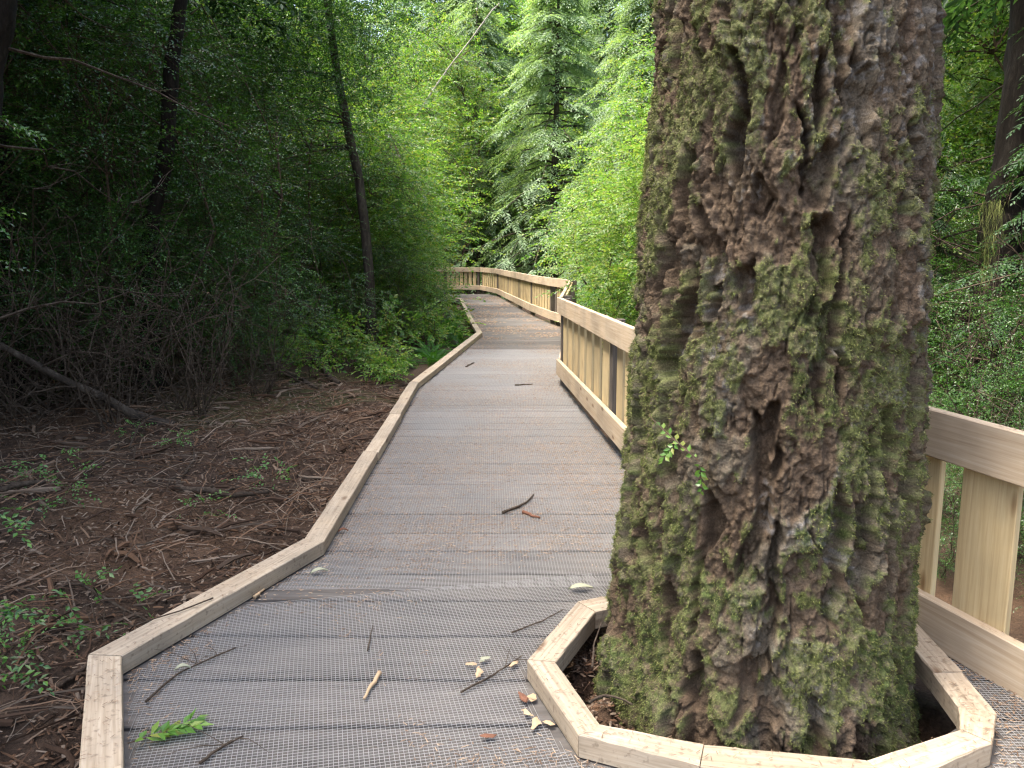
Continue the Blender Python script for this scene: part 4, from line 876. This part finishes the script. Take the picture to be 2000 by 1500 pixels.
stick('thin_twig', 'thin twig resting across the left kerb', [(416, 1168), (360, 1190), (280, 1215), (180, 1250)], .003, z=.075)
stick('small_twig', 'small stubby twig beside the left kerb', [(497, 1166), (516, 1150)], .007, 'chip', .012)
stick('thin_twig', 'thin straight twig near the middle of the near planks', [(718, 1270), (728, 1222)], .0028)
stick('dark_twig', 'dark twig lying on the boardwalk by the tree surround', [(900, 1352), (960, 1320), (990, 1300), (1020, 1280)], .0035, twigs=4, seed=4)
stick('thin_twig', 'thin twig running up to the tree surround', [(1000, 1235), (1060, 1212), (1100, 1190)], .003, seed=5)
stick('dark_twig', 'small dark twig on the distant planks', [(910, 716), (926, 708)], .012, seed=6)
stick('dark_twig', 'thin dark twig lying across the middle planks', [(1006, 752), (1040, 750)], .010, seed=7)
stick('curved_twig', 'curved pale twig inside the tree surround at the trunk foot', [(1150, 1372), (1175, 1358), (1205, 1360), (1235, 1376)], .005, z=.03)
stick('upright_twig', 'reddish twig leaning against the trunk inside the surround', [(1157, 1302), (1160, 1262), (1176, 1212)], .004, z=.05)
stick('fallen_branch', 'whitish fallen branch lying on the left forest floor', [(345, 950), (400, 955), (460, 961), (524, 962)], .022, floor=True, twigs=5, seed=8)
stick('fallen_branch', 'short fallen branch entering from the left edge', [(-40, 992), (30, 980), (92, 968)], .024, floor=True, twigs=3, seed=9)
stick('fallen_branch', 'dark fallen branch by the seedlings under the thicket', [(612, 700), (640, 735), (660, 752)], .05, floor=True, twigs=2, seed=10)
stick('fallen_branch', 'thin curved fallen branch behind the whitish one', [(330, 935), (360, 925), (380, 900), (378, 870)], .010, floor=True, twigs=4, seed=11)
stick('fallen_branch', 'grey fallen branch sloping in the middle of the floor', [(500, 705), (560, 735), (620, 765)], .03, floor=True, twigs=6, seed=12)
stick('bark_strip', 'long reddish strip of bark beside the left kerb corner', [(105, 1300), (140, 1285), (170, 1272)], .014, 'stem', floor=True, seed=13)
stick('fallen_branch', 'thin dark branch lying near the bottom left corner', [(80, 1150), (150, 1130), (230, 1160), (300, 1200)], .008, floor=True, twigs=6, seed=14)
for k, (a, b, mt) in enumerate([(920, 1300, 'chip'), (935, 1315, 'chip'), (945, 1290, 'dryleaf'), (1005, 1300, 'chip'), (1030, 1395, 'chip'), (1045, 1415, 'chip'), (1040, 1365, 'chip'), (1072, 1415, 'chip'), (1020, 1365, 'redbark'), (955, 1440, 'redbark')]):
    q = g2w(a, b, .008); rg = np.random.default_rng(400+k); L = rg.uniform(.014, .034); mb = MB(); P = curve((-L, 0, .004), (L, 0, .007), (0, 0, .004), 5, .002, rg)
    V, F = tube(P, np.array([.5, 1, 1.1, .8, .35])*rg.uniform(.006, .011), 4); V += rg.normal(0, .0025, V.shape); V[:, 2] = np.maximum(.003, .004+(V[:, 2]-.004)*.5); mb.add(V, F)
    tag(put('wood_chip', mb.mesh('wood_chip', M[mt]), None, q, (0, 0, rg.uniform(0, 3.1))), 'pale splintered wood chip lying on the mesh beside the tree surround', 'wood chip', 'wood chips beside the tree surround')
relabel('wood chips beside the tree surround', 'splintered wood chip beside the tree surround, {} nearest the camera', by_dist)
def flat_leaf(label, px, py, L, ang, mat='dryleaf', seed=0, name='fallen_leaf', cat='leaf'):
    q = g2w(px, py, .008); n = 7; t = np.linspace(0, 1, n); wd = L*.17*np.sin(np.pi*t**.8)+.0005; zc = .012*np.sin(np.pi*t)
    V = np.concatenate([np.column_stack([t*L, -wd, zc+.006]), np.column_stack([t*L, 0*t, zc]), np.column_stack([t*L, wd, zc+.008])]); F = []
    for r_ in range(2):
        for i in range(n-1): F.append((r_*n+i, r_*n+i+1, (r_+1)*n+i+1, (r_+1)*n+i))
    return tag(put(name, mesh(name, V, F, M[mat]), None, q, (0, 0, ang)), label, cat)
flat_leaf('pale dry curled leaf on the boardwalk near the left kerb', 606, 1122, .075, .5)
flat_leaf('pale green grey leaf lying left of the mossy trunk', 1110, 1152, .10, .1)
flat_leaf('grey green leaf lying by the left kerb corner', 340, 1312, .05, .4)
flat_leaf('small reddish leaf on the middle planks', 660, 1040, .05, .3, 'redbark')
stick('bark_flake', 'red brown flake of bark beside the bent grey stick', [(1022, 1000), (1054, 1011)], .010, 'redbark', .01)
# green leafy sprig dropped on the mesh
q = g2w(250, 1460, .008); rg = np.random.default_rng(77); O = np.array([(0, 0, .012), (.03, .03, .014), (.06, .03, .012)]); D = np.array([(.8, .55, .05), (.9, .3, .05), (.7, .75, .05)])
V, F = leaves(O, D, np.tile([0, 0, 1.], (3, 1)), np.array([.17, .14, .12]), 12, .055, .022, rg, .02, .8, .2, .15)
V[:, 2] = np.maximum(V[:, 2], .006)
fs = empty('green_sprig', q); put('foliage', mesh('foliage', V, F, M['bright']), fs); tb = MB(); tb.add(*tube(curve((0, 0, .012), (.14, .1, .012), n=5), .002, 4)); put('twig', tb.mesh('twig', M['stem']), fs)
tag(fs, 'fresh green leafy sprig dropped on the mesh by the left kerb', 'sprig')
# leafy twig growing out of the big trunk
rg = np.random.default_rng(78)
for nm, lab, a0, a1, z0_, z1_, sd_ in (('trunk_sprig', 'small green leafy twig growing on the mossy trunk', -2.02, -1.78, .99, .88, 1),):
    mb = MB(); tt = np.linspace(0, 1, 7); A = -2.66+.40*tt; rr = .445+.02*np.sin(tt*3.1)+.02; P = np.column_stack([TC[0]+np.cos(A)*rr, TC[1]+np.sin(A)*rr, .87-.03*tt-.07*tt**2]); b0 = P[-1].copy(); P = P-b0
    mb.add(*tube(P, np.linspace(.0015, .003, 7), 4)); N = np.tile([-.5, -.8, .5], (3, 1)).astype(float)
    V, F = leaves(np.array([P[6], P[4], P[6]]), np.array([P[0]-P[6], (-.4, -.1, -.5), (.1, -.1, -1.)]), N, np.array([.16, .06, .08]), 12, .022, .013, rg, .0, .9, .1, .25)
    o = empty(nm, b0); put('twig', mb.mesh('twig', M['stem']), o); put('foliage', mesh('foliage', V, F, M['bright']), o); tag(o, lab, 'sprig')
# hanging moss on the right
rg = np.random.default_rng(79); n_ = 420; P = np.column_stack([rg.normal(0, .045, n_), rg.normal(0, .04, n_), -rg.random(n_)**1.5*.6]); wdt = .35+.65*np.exp(P[:, 2]/.5); P[:, 0] *= wdt
d = np.column_stack([rg.normal(0, .25, n_), rg.normal(0, .25, n_), -np.ones(n_)]); d = nz(d)*rg.uniform(.05, .16, (n_, 1)); s = np.column_stack([np.ones(n_), rg.normal(0, .5, n_), 0*P[:, 0]])*.0016
V = np.stack([P-s, P+s, P+d], 1).reshape(-1, 3)
tag(put('hanging_moss', mesh('hanging_moss', V, np.arange(len(V)).reshape(-1, 3), M['moss']), None, (3.75, 6.55, 1.75)), 'pale green beard of moss hanging right of the big trunk', 'moss')
